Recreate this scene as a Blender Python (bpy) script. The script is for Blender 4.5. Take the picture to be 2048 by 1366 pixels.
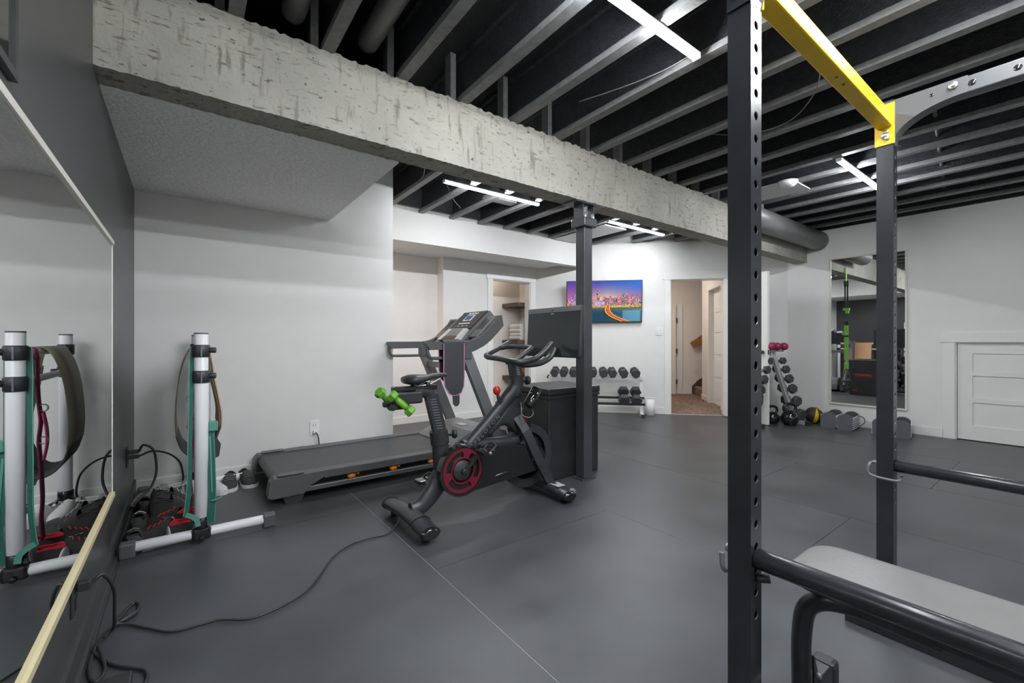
import bpy, bmesh, math, random
from mathutils import Matrix, Vector
random.seed(7)
for o in list(bpy.data.objects):
    bpy.data.objects.remove(o)
SC = bpy.context.scene
COL = SC.collection
R = math.radians
PI = math.pi

# ---------------------------------------------------------------- camera
cam_d = bpy.data.cameras.new('camera')
cam = bpy.data.objects.new('camera', cam_d)
COL.objects.link(cam)
cam_d.sensor_width = 36.0
cam_d.lens = 870.44 / 2048 * 36
cam_d.clip_start = 0.02
cam.location = (0, 0, 1.1)
cam.rotation_euler = (R(90), 0, R(-36.942))
SC.camera = cam

# ---------------------------------------------------------------- world + exposure
wd = bpy.data.worlds.new('world')
SC.world = wd
wd.use_nodes = True
wd.node_tree.nodes['Background'].inputs[0].default_value = (0.6, 0.65, 0.7, 1)
wd.node_tree.nodes['Background'].inputs[1].default_value = 0.05
SC.view_settings.view_transform = 'Standard'
SC.view_settings.look = 'None'
SC.view_settings.gamma = 1.0
SC.view_settings.use_curve_mapping = False
SC.view_settings.exposure = 0.22
LED = 165.0          # radiance of the LED bars

# ---------------------------------------------------------------- materials
def lin(c):
    c = c / 255.0
    return c / 12.92 if c <= 0.04045 else ((c + 0.055) / 1.055) ** 2.4
def rgb(r, g, b):
    return (lin(r), lin(g), lin(b))

def mat(name, col, rough=0.5, metal=0.0, var=0.06, vscale=8.0, bump=0.0, bscale=60.0,
        spec=0.5, coat=0.0, rvar=0.0, trans=0.0, stretch=None):
    m = bpy.data.materials.new(name)
    m.use_nodes = True
    nt = m.node_tree
    b = nt.nodes['Principled BSDF']
    b.inputs['Metallic'].default_value = metal
    b.inputs['Roughness'].default_value = rough
    b.inputs['Specular IOR Level'].default_value = spec
    b.inputs['Coat Weight'].default_value = coat
    b.inputs['Coat Roughness'].default_value = 0.15
    b.inputs['Transmission Weight'].default_value = trans
    tc = nt.nodes.new('ShaderNodeTexCoord')
    src = tc.outputs['Object']
    if stretch:
        mp = nt.nodes.new('ShaderNodeMapping')
        mp.inputs['Scale'].default_value = stretch
        nt.links.new(src, mp.inputs['Vector'])
        src = mp.outputs['Vector']
    n = nt.nodes.new('ShaderNodeTexNoise')
    n.inputs['Scale'].default_value = vscale
    n.inputs['Detail'].default_value = 5
    nt.links.new(src, n.inputs['Vector'])
    r = nt.nodes.new('ShaderNodeValToRGB')
    r.color_ramp.elements[0].position = 0.3
    r.color_ramp.elements[1].position = 0.7
    r.color_ramp.elements[0].color = tuple(max(0, c * (1 - var)) for c in col) + (1,)
    r.color_ramp.elements[1].color = tuple(min(1, c * (1 + var)) for c in col) + (1,)
    nt.links.new(n.outputs['Fac'], r.inputs['Fac'])
    nt.links.new(r.outputs['Color'], b.inputs['Base Color'])
    if rvar:
        mr = nt.nodes.new('ShaderNodeMapRange')
        mr.inputs['To Min'].default_value = max(0, rough - rvar)
        mr.inputs['To Max'].default_value = min(1, rough + rvar)
        nt.links.new(n.outputs['Fac'], mr.inputs['Value'])
        nt.links.new(mr.outputs['Result'], b.inputs['Roughness'])
    if bump:
        n2 = nt.nodes.new('ShaderNodeTexNoise')
        n2.inputs['Scale'].default_value = bscale
        n2.inputs['Detail'].default_value = 4
        nt.links.new(src, n2.inputs['Vector'])
        bp = nt.nodes.new('ShaderNodeBump')
        bp.inputs['Strength'].default_value = bump
        bp.inputs['Distance'].default_value = 0.01
        nt.links.new(n2.outputs['Fac'], bp.inputs['Height'])
        nt.links.new(bp.outputs['Normal'], b.inputs['Normal'])
    return m

def emis(name, col, strength):
    m = bpy.data.materials.new(name)
    m.use_nodes = True
    nt = m.node_tree
    nt.nodes.clear()
    e = nt.nodes.new('ShaderNodeEmission')
    e.inputs[0].default_value = tuple(col) + (1,)
    e.inputs[1].default_value = strength
    o = nt.nodes.new('ShaderNodeOutputMaterial')
    nt.links.new(e.outputs[0], o.inputs[0])
    return m

def concrete():
    m = mat('cast_concrete', (0.33, 0.323, 0.285), 0.75, var=0.13, vscale=3.0, bump=0.5, bscale=35)
    nt = m.node_tree
    b = nt.nodes['Principled BSDF']
    base = b.inputs['Base Color'].links[0].from_socket
    tc = nt.nodes.new('ShaderNodeTexCoord')
    def layer(sc, scale, lo, hi, col, cur, detail=6):
        mp = nt.nodes.new('ShaderNodeMapping')
        mp.inputs['Scale'].default_value = sc
        nt.links.new(tc.outputs['Object'], mp.inputs['Vector'])
        n = nt.nodes.new('ShaderNodeTexNoise')
        n.inputs['Scale'].default_value = scale
        n.inputs['Detail'].default_value = detail
        n.inputs['Roughness'].default_value = 0.6
        nt.links.new(mp.outputs['Vector'], n.inputs['Vector'])
        rp = nt.nodes.new('ShaderNodeMapRange')
        rp.inputs['From Min'].default_value = lo
        rp.inputs['From Max'].default_value = hi
        nt.links.new(n.outputs['Fac'], rp.inputs['Value'])
        mx = nt.nodes.new('ShaderNodeMix')
        mx.data_type = 'RGBA'
        nt.links.new(rp.outputs['Result'], mx.inputs['Factor'])
        nt.links.new(cur, mx.inputs[6])
        mx.inputs[7].default_value = tuple(col) + (1,)
        return mx.outputs[2]
    cur = layer((1, 1, 1.2), 2.2, 0.52, 0.78, (0.41, 0.40, 0.335), base)
    cur = layer((7, 7, 1.2), 4.0, 0.575, 0.70, (0.18, 0.17, 0.138), cur)      # streaks running down
    cur = layer((2.0, 2.0, 9), 7.0, 0.59, 0.68, (0.15, 0.14, 0.115), cur)    # drag marks along
    cur = layer((1, 1, 1.4), 26.0, 0.63, 0.69, (0.09, 0.083, 0.068), cur, 3)    # bug holes
    nt.links.new(cur, b.inputs['Base Color'])
    return m

MT = {}
MT['white_wall'] = mat('white_wall_paint', (0.73, 0.73, 0.72), 0.55, var=0.015, bump=0.06, bscale=180)
MT['white_trim'] = mat('white_trim_paint', (0.77, 0.77, 0.76), 0.35, var=0.01)
MT['warm_wall'] = mat('cream_wall_paint', (0.75, 0.71, 0.67), 0.55, var=0.015, bump=0.06, bscale=180)
MT['charcoal'] = mat('charcoal_wall_paint', (0.062, 0.062, 0.064), 0.36, var=0.06, vscale=2.0, bump=0.05, bscale=140)
MT['knockdown'] = mat('knockdown_ceiling_texture', (0.88, 0.88, 0.87), 0.85, var=0.08, vscale=45, bump=0.8, bscale=55)
MT['concrete'] = concrete()
MT['rubber'] = mat('rubber_floor', (0.057, 0.060, 0.064), 0.38, var=0.26, vscale=2.2, bump=0.10, bscale=350, rvar=0.08)
MT['subfloor'] = mat('floor_slab', (0.16, 0.165, 0.17), 0.7)
MT['seam'] = mat('worn_seam', (0.26, 0.265, 0.27), 0.8, var=0.3, vscale=6)
MT['deck'] = mat('black_ceiling_deck', (0.016, 0.017, 0.018), 0.5, var=0.3, vscale=20, bump=0.5, bscale=90)
MT['web'] = mat('black_joist_web', (0.036, 0.038, 0.043), 0.34, var=0.3, vscale=25, bump=0.7, bscale=70)
MT['flange'] = mat('grey_black_joist_flange', (0.19, 0.192, 0.195), 0.5, var=0.15, vscale=30, bump=0.25, bscale=90)
MT['duct'] = mat('black_painted_duct', (0.17, 0.17, 0.17), 0.40, metal=0.3, var=0.15)
MT['blackpaint'] = mat('black_painted_steel', (0.024, 0.026, 0.029), 0.27, var=0.12, vscale=12, coat=0.15)
MT['postpaint'] = mat('dark_grey_painted_steel', (0.055, 0.058, 0.062), 0.32, var=0.12, vscale=12)
MT['blackplastic'] = mat('black_plastic', (0.030, 0.031, 0.033), 0.45, var=0.1, bump=0.05, bscale=200)
MT['glossblack'] = mat('gloss_black_plastic', (0.012, 0.012, 0.013), 0.12, var=0.1, coat=0.5)
MT['satinblack'] = mat('satin_black_frame', (0.030, 0.033, 0.036), 0.36, var=0.08)
MT['darkgrey'] = mat('dark_grey_plastic', (0.090, 0.093, 0.097), 0.42, var=0.06, bump=0.04, bscale=220)
MT['midgrey'] = mat('mid_grey_metal', (0.17, 0.175, 0.18), 0.38, var=0.06)
MT['silver'] = mat('silver_plastic', (0.50, 0.50, 0.50), 0.35, var=0.05)
MT['chrome'] = mat('chrome', (0.72, 0.72, 0.73), 0.18, metal=1.0, var=0.03)
MT['galv'] = mat('galvanised_steel', (0.45, 0.45, 0.45), 0.35, metal=0.8, var=0.1)
MT['yellow'] = mat('yellow_paint', (0.80, 0.52, 0.012), 0.33, var=0.05)
MT['whitetube'] = mat('white_powder_coat', (0.74, 0.75, 0.77), 0.3, var=0.02)
MT['mirror'] = mat('mirror_glass', (0.80, 0.81, 0.80), 0.003, metal=1.0, var=0.005)
MT['glass'] = mat('dark_glass', (0.012, 0.014, 0.015), 0.06, var=0.05, coat=0.4)
MT['screen_off'] = mat('screen_glass', (0.030, 0.036, 0.037), 0.10, var=0.03)
MT['brassy'] = mat('pale_brass_channel', (0.60, 0.53, 0.33), 0.4, var=0.06, stretch=(1, 0.2, 1))
MT['cream_frame'] = mat('champagne_frame', (0.68, 0.66, 0.60), 0.35, var=0.03)
MT['walnut'] = mat('walnut_shelf', (0.085, 0.056, 0.040), 0.5, var=0.3, vscale=10, stretch=(6, 1, 6))
MT['oak'] = mat('orange_oak', (0.36, 0.135, 0.045), 0.4, var=0.2, vscale=10, stretch=(6, 6, 1))
MT['wicker'] = mat('wicker', (0.40, 0.17, 0.06), 0.6, var=0.3, vscale=40)
MT['plank'] = mat('closet_plank', (0.42, 0.24, 0.13), 0.4, var=0.2)
MT['carpet'] = mat('brown_carpet', (0.24, 0.165, 0.125), 0.95, var=0.75, vscale=38, bump=1.0, bscale=160)
MT['towel'] = mat('white_terry', (0.80, 0.77, 0.74), 0.9, var=0.05, bump=0.6, bscale=250)
MT['boxvinyl'] = mat('black_box_vinyl', (0.024, 0.025, 0.026), 0.42, var=0.25, vscale=9, bump=0.12, bscale=120)
MT['red'] = mat('red_print', (0.45, 0.03, 0.03), 0.5)
MT['redgloss'] = mat('red_gloss_knob', (0.60, 0.02, 0.012), 0.15, coat=0.5)
MT['burgundy'] = mat('burgundy_disc', (0.150, 0.010, 0.025), 0.3, var=0.1)
MT['redlining'] = mat('red_shoe_lining', (0.62, 0.025, 0.05), 0.75, bump=0.3, bscale=300)
MT['green'] = mat('lime_green_vinyl', (0.14, 0.40, 0.03), 0.35)
MT['darkgreen'] = mat('deep_green_vinyl', (0.06, 0.22, 0.03), 0.35)
MT['limestrap'] = mat('lime_strap', (0.26, 0.72, 0.07), 0.6)
MT['teal'] = mat('teal_strap', (0.014, 0.115, 0.082), 0.6, var=0.12, vscale=40)
MT['tealpale'] = mat('pale_teal_edge', (0.09, 0.29, 0.22), 0.6)
MT['maroon'] = mat('maroon_strap', (0.14, 0.014, 0.045), 0.6)
MT['pink'] = mat('pink_strap', (0.50, 0.05, 0.17), 0.6)
MT['pinkpipe'] = mat('pink_piping', (0.60, 0.22, 0.42), 0.6)
MT['khaki'] = mat('khaki_band', (0.23, 0.21, 0.155), 0.55, var=0.06)
MT['tan'] = mat('tan_band', (0.52, 0.30, 0.15), 0.55, var=0.05)
MT['orange'] = mat('orange_cushion', (0.85, 0.22, 0.01), 0.45)
MT['hexrubber'] = mat('hex_rubber', (0.048, 0.050, 0.054), 0.5, var=0.12)
MT['magenta'] = mat('magenta_vinyl', (0.26, 0.018, 0.07), 0.35)
MT['ballblack'] = mat('ball_rubber', (0.035, 0.033, 0.030), 0.6, bump=0.3, bscale=150)
MT['blockgrey'] = mat('blue_grey_plate', (0.095, 0.102, 0.115), 0.45)
MT['bench'] = mat('grey_bench_vinyl', (0.15, 0.15, 0.148), 0.42, var=0.06, bump=0.12, bscale=90)
MT['whiteplastic'] = mat('white_plastic', (0.80, 0.80, 0.80), 0.35, var=0.01)
MT['cord'] = mat('black_cord', (0.025, 0.026, 0.027), 0.45)
MT['greycord'] = mat('grey_cable', (0.20, 0.20, 0.20), 0.5)
MT['shoeblack'] = mat('black_shoe_mesh', (0.036, 0.036, 0.037), 0.7, bump=0.5, bscale=220)
MT['shoewhite'] = mat('white_shoe_mesh', (0.62, 0.62, 0.63), 0.65, bump=0.4, bscale=220)
MT['shoegrey'] = mat('grey_shoe_mesh', (0.30, 0.30, 0.28), 0.65, var=0.2, bump=0.4, bscale=220)
MT['solewhite'] = mat('white_sole', (0.66, 0.66, 0.64), 0.5)
MT['soleblack'] = mat('black_sole', (0.035, 0.035, 0.036), 0.6)
MT['lace'] = mat('lace', (0.16, 0.16, 0.16), 0.8)
MT['lacewhite'] = mat('pale_lace', (0.6, 0.6, 0.58), 0.8)
MT['neoprene'] = mat('black_neoprene', (0.055, 0.056, 0.060), 0.7, bump=0.4, bscale=400)
MT['led'] = emis('led_diffuser', (0.95, 0.975, 1.0), LED)
MT['lcd'] = emis('treadmill_lcd', (0.10, 0.13, 0.25), 0.9)

# ---------------------------------------------------------------- mesh helpers
MW = {}
def rot_between(d):
    d = Vector(d).normalized()
    return Vector((0, 0, 1)).rotation_difference(d).to_matrix().to_4x4()

class M:
    def __init__(self):
        self.v = []; self.f = []; self.s = []
    def add(self, vs, fs, smooth=False, X=None):
        o = len(self.v)
        for p in vs:
            p = Vector(p)
            self.v.append(X @ p if X is not None else p)
        for f in fs:
            self.f.append(tuple(i + o for i in f)); self.s.append(smooth)
        return self
    def box(self, x0, x1, y0, y1, z0, z1, X=None):
        vs = [(x, y, z) for z in (z0, z1) for y in (y0, y1) for x in (x0, x1)]
        fs = [(0, 2, 3, 1), (4, 5, 7, 6), (0, 1, 5, 4), (2, 6, 7, 3), (0, 4, 6, 2), (1, 3, 7, 5)]
        return self.add(vs, fs, False, X)
    def rbox(self, x0, x1, y0, y1, z0, z1, r=0.01, seg=2, X=None, smooth=False):
        bm = bmesh.new()
        bmesh.ops.create_cube(bm, size=1)
        for v in bm.verts:
            v.co = Vector(((x0 + x1) / 2 + v.co.x * (x1 - x0), (y0 + y1) / 2 + v.co.y * (y1 - y0), (z0 + z1) / 2 + v.co.z * (z1 - z0)))
        bmesh.ops.bevel(bm, geom=list(bm.edges), offset=r, segments=seg, profile=0.5, affect='EDGES')
        bm.verts.index_update()
        self.add([v.co.copy() for v in bm.verts], [[v.index for v in f.verts] for f in bm.faces], smooth, X)
        bm.free()
        return self
    def tube(self, path, r, seg=10, closed=False, caps=True, sq=(1, 1), up=None, smooth=True):
        P = [Vector(p) for p in path]
        n = len(P)
        rs = r if isinstance(r, (list, tuple)) else [r] * n
        T = []
        for i in range(n):
            if closed:
                t = P[(i + 1) % n] - P[i - 1]
            else:
                t = P[min(i + 1, n - 1)] - P[max(i - 1, 0)]
            T.append(t.normalized())
        u = Vector(up) if up else (Vector((0, 0, 1)) if abs(T[0].z) < 0.9 else Vector((1, 0, 0)))
        a = (u - T[0] * u.dot(T[0])).normalized()
        vs = []
        for i in range(n):
            if i:
                q = T[i - 1].rotation_difference(T[i])
                a = q @ a
                a = (a - T[i] * a.dot(T[i])).normalized()
            b = T[i].cross(a)
            for k in range(seg):
                th = 2 * PI * (k + 0.5) / seg
                vs.append(P[i] + a * math.cos(th) * rs[i] * sq[0] + b * math.sin(th) * rs[i] * sq[1])
        fs = []
        for i in range(n if closed else n - 1):
            j = (i + 1) % n
            for k in range(seg):
                l = (k + 1) % seg
                fs.append((i * seg + k, i * seg + l, j * seg + l, j * seg + k))
        self.add(vs, fs, smooth)
        if caps and not closed:
            self.add(vs[:seg], [tuple(range(seg))[::-1]], False)
            self.add(vs[-seg:], [tuple(range(seg))], False)
        return self
    def rtube(self, path, w, h, up=None):      # rectangular bar: w sideways, h along up
        P = [Vector(p) for p in path]
        n = len(P); vs = []
        u0 = Vector(up) if up else Vector((0, 0, 1))
        for i in range(n):
            t = (P[min(i + 1, n - 1)] - P[max(i - 1, 0)]).normalized()
            a = (u0 - t * u0.dot(t)).normalized()
            b = t.cross(a)
            for (p, q) in ((-1, -1), (1, -1), (1, 1), (-1, 1)):
                vs.append(P[i] + b * p * w / 2 + a * q * h / 2)
        fs = [(3, 2, 1, 0), tuple(range((n - 1) * 4, n * 4))]
        for i in range(n - 1):
            for k in range(4):
                l = (k + 1) % 4
                fs.append((i * 4 + k, i * 4 + l, i * 4 + 4 + l, i * 4 + 4 + k))
        return self.add(vs, fs)
    def lathe(self, prof, seg=16, X=None, smooth=True, ph=0.0):
        vs = []; fs = []; n = len(prof)
        for (r, z) in prof:
            for k in range(seg):
                th = 2 * PI * k / seg + ph
                vs.append((r * math.cos(th), r * math.sin(th), z))
        for i in range(n - 1):
            for k in range(seg):
                l = (k + 1) % seg
                fs.append((i * seg + k, i * seg + l, i * seg + seg + l, i * seg + seg + k))
        if prof[0][0] > 1e-6: fs.append(tuple(range(seg))[::-1])
        if prof[-1][0] > 1e-6: fs.append(tuple(range((n - 1) * seg, n * seg)))
        return self.add(vs, fs, smooth, X)
    def cyl(self, p0, p1, r, seg=14, r1=None):
        p0, p1 = Vector(p0), Vector(p1)
        d = p1 - p0
        X = Matrix.Translation(p0) @ rot_between(d)
        r1 = r if r1 is None else r1
        L = d.length
        e = min(0.08 * L, 0.12 * r)
        return self.lathe([(r - e, 0), (r, e), (r1, L - e), (r1 - e, L)], seg, X)
    def ball(self, c, r, seg=16, rings=10, sc=(1, 1, 1)):
        prof = [(max(1e-5, r * math.sin(PI * i / rings)), -r * math.cos(PI * i / rings)) for i in range(rings + 1)]
        return self.lathe(prof, seg, Matrix.Translation(Vector(c)) @ Matrix.Diagonal((sc[0], sc[1], sc[2], 1)))
    def prism(self, poly, lo, hi, axis='y', smooth=False):
        n = len(poly); vs = []
        for w in (lo, hi):
            for (a, b) in poly:
                vs.append({'y': (a, w, b), 'x': (w, a, b), 'z': (a, b, w)}[axis])
        fs = [tuple(range(n))[::-1], tuple(range(n, 2 * n))]
        self.add(vs, fs)
        fs = [(i, (i + 1) % n, n + (i + 1) % n, n + i) for i in range(n)]
        return self.add(vs, fs, smooth)
    def xf(self, X):
        self.v = [X @ p for p in self.v]
        return self
    def build(self, name, m, parent=None, local=False, kind=None):
        me = bpy.data.meshes.new(name)
        vs = self.v
        if parent is not None and not local:
            inv = MW[parent].inverted()
            vs = [inv @ p for p in vs]
        me.from_pydata([tuple(p) for p in vs], [], self.f)
        me.polygons.foreach_set('use_smooth', self.s)
        bm = bmesh.new(); bm.from_mesh(me)
        bmesh.ops.recalc_face_normals(bm, faces=bm.faces)
        bm.to_mesh(me); bm.free()
        me.materials.append(MT[m] if isinstance(m, str) else m)
        o = bpy.data.objects.new(name, me)
        COL.objects.link(o)
        if parent is not None:
            o.parent = parent
            MW[o] = MW[parent]
        else:
            MW[o] = Matrix.Identity(4)
        if kind: o['kind'] = kind
        return o

def thing(name, label, cat, loc=(0, 0, 0), rz=0.0, group=None):
    o = bpy.data.objects.new(name, None)
    COL.objects.link(o)
    o.empty_display_size = 0.1
    o.location = loc
    o.rotation_euler = (0, 0, rz)
    MW[o] = Matrix.Translation(Vector(loc)) @ Matrix.Rotation(rz, 4, 'Z')
    o['label'] = label; o['category'] = cat
    if group: o['group'] = group
    return o
def tag(o, label, cat, group=None):
    o['label'] = label; o['category'] = cat
    if group: o['group'] = group
    return o
def struct(o):
    o['kind'] = 'structure'
    return o
def bez(pts, n=8):                  # Catmull-Rom through points
    P = [Vector(p) for p in pts]
    out = []
    for i in range(len(P) - 1):
        p0 = P[max(i - 1, 0)]; p1 = P[i]; p2 = P[i + 1]; p3 = P[min(i + 2, len(P) - 1)]
        for k in range(n):
            t = k / n
            out.append(0.5 * ((2 * p1) + (p2 - p0) * t + (2 * p0 - 5 * p1 + 4 * p2 - p3) * t * t + (3 * p1 - p0 - 3 * p2 + p3) * t ** 3))
    out.append(P[-1])
    return out
def dup(root, loc, rz=None, label=None, group=None, rot=None, scale=None):
    def cp(o, par):
        c = o.copy(); COL.objects.link(c)
        if par is not None: c.parent = par
        for ch in o.children: cp(ch, c)
        return c
    c = cp(root, None)
    c.location = loc
    if rz is not None: c.rotation_euler = (0, 0, rz)
    if rot is not None: c.rotation_euler = rot
    if scale: c.scale = (scale,) * 3
    if label: c['label'] = label
    if group: c['group'] = group
    return c
def text_mesh(txt, size, X, m, name, parent, ext=0.0008, shear=0.0, spacing=1.0):
    cu = bpy.data.curves.new(name, 'FONT')
    cu.body = txt; cu.size = size; cu.extrude = ext; cu.shear = shear
    cu.align_x = 'CENTER'; cu.align_y = 'CENTER'; cu.space_character = spacing
    cu.resolution_u = 2
    to = bpy.data.objects.new(name, cu)
    COL.objects.link(to)
    bpy.context.view_layer.update()
    me = bpy.data.meshes.new_from_object(to)
    bpy.data.objects.remove(to)
    bpy.data.curves.remove(cu)
    mm = M()
    mm.add([X @ v.co for v in me.vertices], [tuple(p.vertices) for p in me.polygons])
    bpy.data.meshes.remove(me)
    return mm.build(name, m, parent)
def frame(o, x, y, z):               # matrix with local axes x,y,z at origin o
    x, y, z = Vector(x).normalized(), Vector(y).normalized(), Vector(z).normalized()
    return Matrix(((x.x, y.x, z.x, o[0]), (x.y, y.y, z.y, o[1]), (x.z, y.z, z.z, o[2]), (0, 0, 0, 1)))

# ================================================================ SETTING
XL, XR, YB, YF = -0.292, 6.957, 4.16, -2.6
ZJ, ZD = 2.61, 2.915
T0 = Vector((4.5, 5.35, 0)); T1 = Vector((6.957, 2.63, 0))
TL = (T1 - T0).length
tv_t = (T1 - T0).normalized(); tv_n = Vector((tv_t.y, -tv_t.x, 0))     # n points into the gym
TW = frame(T0, tv_t, -tv_n, (0, 0, 1))       # local x along wall, y through the wall, z up

fl = struct(M().box(XL - 0.1, 10.2, YF - 0.1, 7.4, -0.12, -0.007).build('floor', 'subfloor'))
strips = [-0.262, 0.965, 2.20, 3.32, 4.46, 5.69, 6.955]
cuts = [[YF, 0.3, 2.9, 5.5], [YF, -0.4, 1.9, 5.5], [YF, 0.9, 3.2, 5.5], [YF, 1.6, 5.3], [YF, 0.72, 5.0], [YF, -0.6, 3.95]]
for i in range(6):
    for a, b in zip(cuts[i][:-1], cuts[i][1:]):
        M().box(strips[i] + 0.0022, strips[i + 1] - 0.0022, a + 0.0015, b - 0.0015, -0.007, 0.0).build('rubber_mat', 'rubber', fl)
for i in range(1, 6):
    M().box(strips[i] - 0.0018, strips[i] + 0.0018, YF, cuts[i][-1], -0.007, -0.0012).build('seam_tape', 'seam', fl)
M().box(XL, strips[0] - 0.002, YF, YB, -0.007, -0.001).build('edge_strip', 'rubber', fl)

struct(M().box(XL - 0.12, XL, YF, 5.6, 0, ZD).build('wall_left', 'charcoal'))
struct(M().box(XL, XL + 0.012, YF, YB, 0, 0.10).box(XL + 0.012, XL + 0.022, YF, YB, 0, 0.012).build('baseboard_left', 'charcoal'))
struct(M().box(XL, 1.651, YB, YB + 0.12, 0, ZD).build('wall_back', 'white_wall'))
struct(M().box(XL, 1.651, YB - 0.012, YB, 0, 0.085).build('baseboard_back', 'white_trim'))
struct(M().box(XL, 1.05, 2.552, YB, 2.195, 2.62).build('bulkhead', 'knockdown'))
struct(M().box(1.0, 5.06, 4.75, 4.87, 2.26, ZD).build('header', 'white_wall'))
struct(M().box(XL, 4.56, 4.87, 5.7, 2.26, 2.32).build('soffit', 'white_wall'))
struct(M().box(XL, 2.84, 5.52, 5.62, 0, 2.3).build('wall_recess', 'white_wall'))
struct(M().box(XL, 2.84, 5.508, 5.52, 0, 0.09).build('baseboard_recess', 'white_trim'))
cw = M()
cw.box(2.84, 3.66, 5.35, 5.47, 0, 2.3); cw.box(4.38, 4.5, 5.35, 5.47, 0, 2.3); cw.box(3.66, 4.38, 5.35, 5.47, 2.035, 2.3)
cw.box(2.84, 2.96, 5.47, 5.62, 0, 2.3)
struct(cw.build('wall_closet', 'white_wall'))
struct(M().box(2.84, 3.57, 5.338, 5.35, 0, 0.09).build('baseboard_closet', 'white_trim'))
cc = struct(M().box(3.57, 3.66, 5.332, 5.35, 0, 2.035).build('trim_1', 'white_trim'))
M().box(4.38, 4.47, 5.332, 5.35, 0, 2.035).build('casing_board', 'white_trim', cc)
M().box(3.55, 4.49, 5.328, 5.35, 2.035, 2.145).build('casing_head', 'white_trim', cc)
M().box(3.66, 3.672, 5.35, 5.47, 0, 2.035).build('jamb', 'white_trim', cc)
M().box(4.368, 4.38, 5.35, 5.47, 0, 2.035).build('jamb', 'white_trim', cc)
M().box(3.672, 4.368, 5.35, 5.47, 2.023, 2.035).build('jamb', 'white_trim', cc)
ci = M()
ci.box(3.2, 4.7, 5.90, 6.0, 0, 2.4); ci.box(4.60, 4.7, 5.47, 5.90, 0, 2.4); ci.box(3.2, 3.3, 5.47, 5.90, 0, 2.4); ci.box(3.2, 4.7, 5.47, 5.9, 2.4, 2.46)
struct(ci.build('wall_closet_inside', 'warm_wall'))
struct(M().box(3.3, 4.6, 5.47, 5.9, 0.001, 0.014).build('floor_closet', 'plank'))
struct(M().box(3.3, 4.6, 5.888, 5.9, 0.014, 0.10).build('baseboard_closet_inside', 'white_trim'))

# --- diagonal wall with the television and the doorway
K1, K2, DH = 2.056, 2.824, 2.036
w = M()
w.box(-0.05, K1, 0, 0.12, 0, ZD); w.box(K2, TL, 0, 0.12, 0, ZD); w.box(K1, K2, 0, 0.12, DH, ZD)
struct(w.xf(TW).build('wall_diagonal', 'white_wall'))
struct(M().box(0, K1 - 0.09, -0.012, 0, 0, 0.10).xf(TW).build('baseboard_diagonal', 'white_trim'))
struct(M().box(K2 + 0.09, TL, -0.012, 0, 0, 0.10).xf(TW).build('baseboard_diagonal_end', 'white_trim'))
dc = struct(M().box(K1 - 0.09, K1, -0.018, 0, 0, DH).xf(TW).build('trim_2', 'white_trim'))
M().box(K2, K2 + 0.09, -0.018, 0, 0, DH).xf(TW).build('casing_board', 'white_trim', dc)
M().box(K1 - 0.11, K2 + 0.11, -0.024, 0, DH, DH + 0.11).xf(TW).build('casing_head', 'white_trim', dc)
M().box(K1, K1 + 0.012, 0, 0.13, 0, DH).xf(TW).build('jamb', 'white_trim', dc)
M().box(K2 - 0.012, K2, 0, 0.13, 0, DH).xf(TW).build('jamb', 'white_trim', dc)
M().box(K1 + 0.012, K2 - 0.012, 0, 0.13, DH - 0.012, DH).xf(TW).build('jamb', 'white_trim', dc)
M().box(K1, K2, -0.01, 0.02, 0.0, 0.006).xf(TW).build('threshold', 'silver', dc)
# open door leaf, hinged on the right jamb and swung into the gym
hinge = TW @ Vector((K2 - 0.005, -0.03, 0)); free = Vector((6.135, 2.60, 0))
dd = (free - hinge); dlen = 0.76
DX = frame(hinge, dd, Vector((dd.y, -dd.x, 0)), (0, 0, 1))
leaf = struct(M().box(0, dlen, 0, 0.036, 0.012, 2.02).xf(DX).build('door_1', 'white_trim'))
for z0, z1 in ((0.15, 0.45), (0.53, 0.83), (0.91, 1.21), (1.29, 1.59), (1.67, 1.93)):
    M().box(0.11, dlen - 0.11, -0.006, 0.0, z0, z1).box(0.11, dlen - 0.11, 0.036, 0.042, z0, z1).xf(DX).build('panel', 'white_trim', leaf)
M().box(dlen, dlen + 0.002, 0.008, 0.028, 0.93, 0.99).xf(DX).build('latch_plate', 'blackplastic', leaf)
hd = M()
hd.cyl((dlen - 0.06, -0.006, 0.96), (dlen - 0.06, -0.045, 0.96), 0.024); hd.cyl((dlen - 0.06, 0.042, 0.96), (dlen - 0.06, 0.085, 0.96), 0.024)
hd.rbox(dlen - 0.16, dlen - 0.045, -0.055, -0.04, 0.95, 0.97, 0.004)
hd.rbox(dlen - 0.16, dlen - 0.045, 0.08, 0.095, 0.95, 0.97, 0.004)
hd.xf(DX).build('door_handle', 'blackplastic', leaf)

# --- right wall with the low hatch door
HY0, HY1, HZ = 0.16, 0.922, 1.092
w = M()
w.box(XR, XR + 0.12, HY1, 2.66, 0, ZD); w.box(XR, XR + 0.12, YF, HY0, 0, ZD); w.box(XR, XR + 0.12, HY0, HY1, HZ, ZD)
struct(w.build('wall_right', 'white_wall'))
struct(M().box(XR - 0.012, XR, HY1 + 0.1, 2.63, 0, 0.10).build('baseboard_right', 'white_trim'))
struct(M().box(XR - 0.012, XR, YF, HY0 - 0.1, 0, 0.10).build('baseboard_right_end', 'white_trim'))
hc = struct(M().box(XR - 0.018, XR, HY1, HY1 + 0.095, 0, HZ).build('trim_3', 'white_trim'))
M().box(XR - 0.018, XR, HY0 - 0.095, HY0, 0, HZ).build('casing_board', 'white_trim', hc)
M().box(XR - 0.026, XR, HY0 - 0.115, HY1 + 0.115, HZ, HZ + 0.105).build('casing_head', 'white_trim', hc)
M().box(XR, XR + 0.06, HY1 - 0.014, HY1, 0, HZ).build('jamb', 'white_trim', hc)
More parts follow.
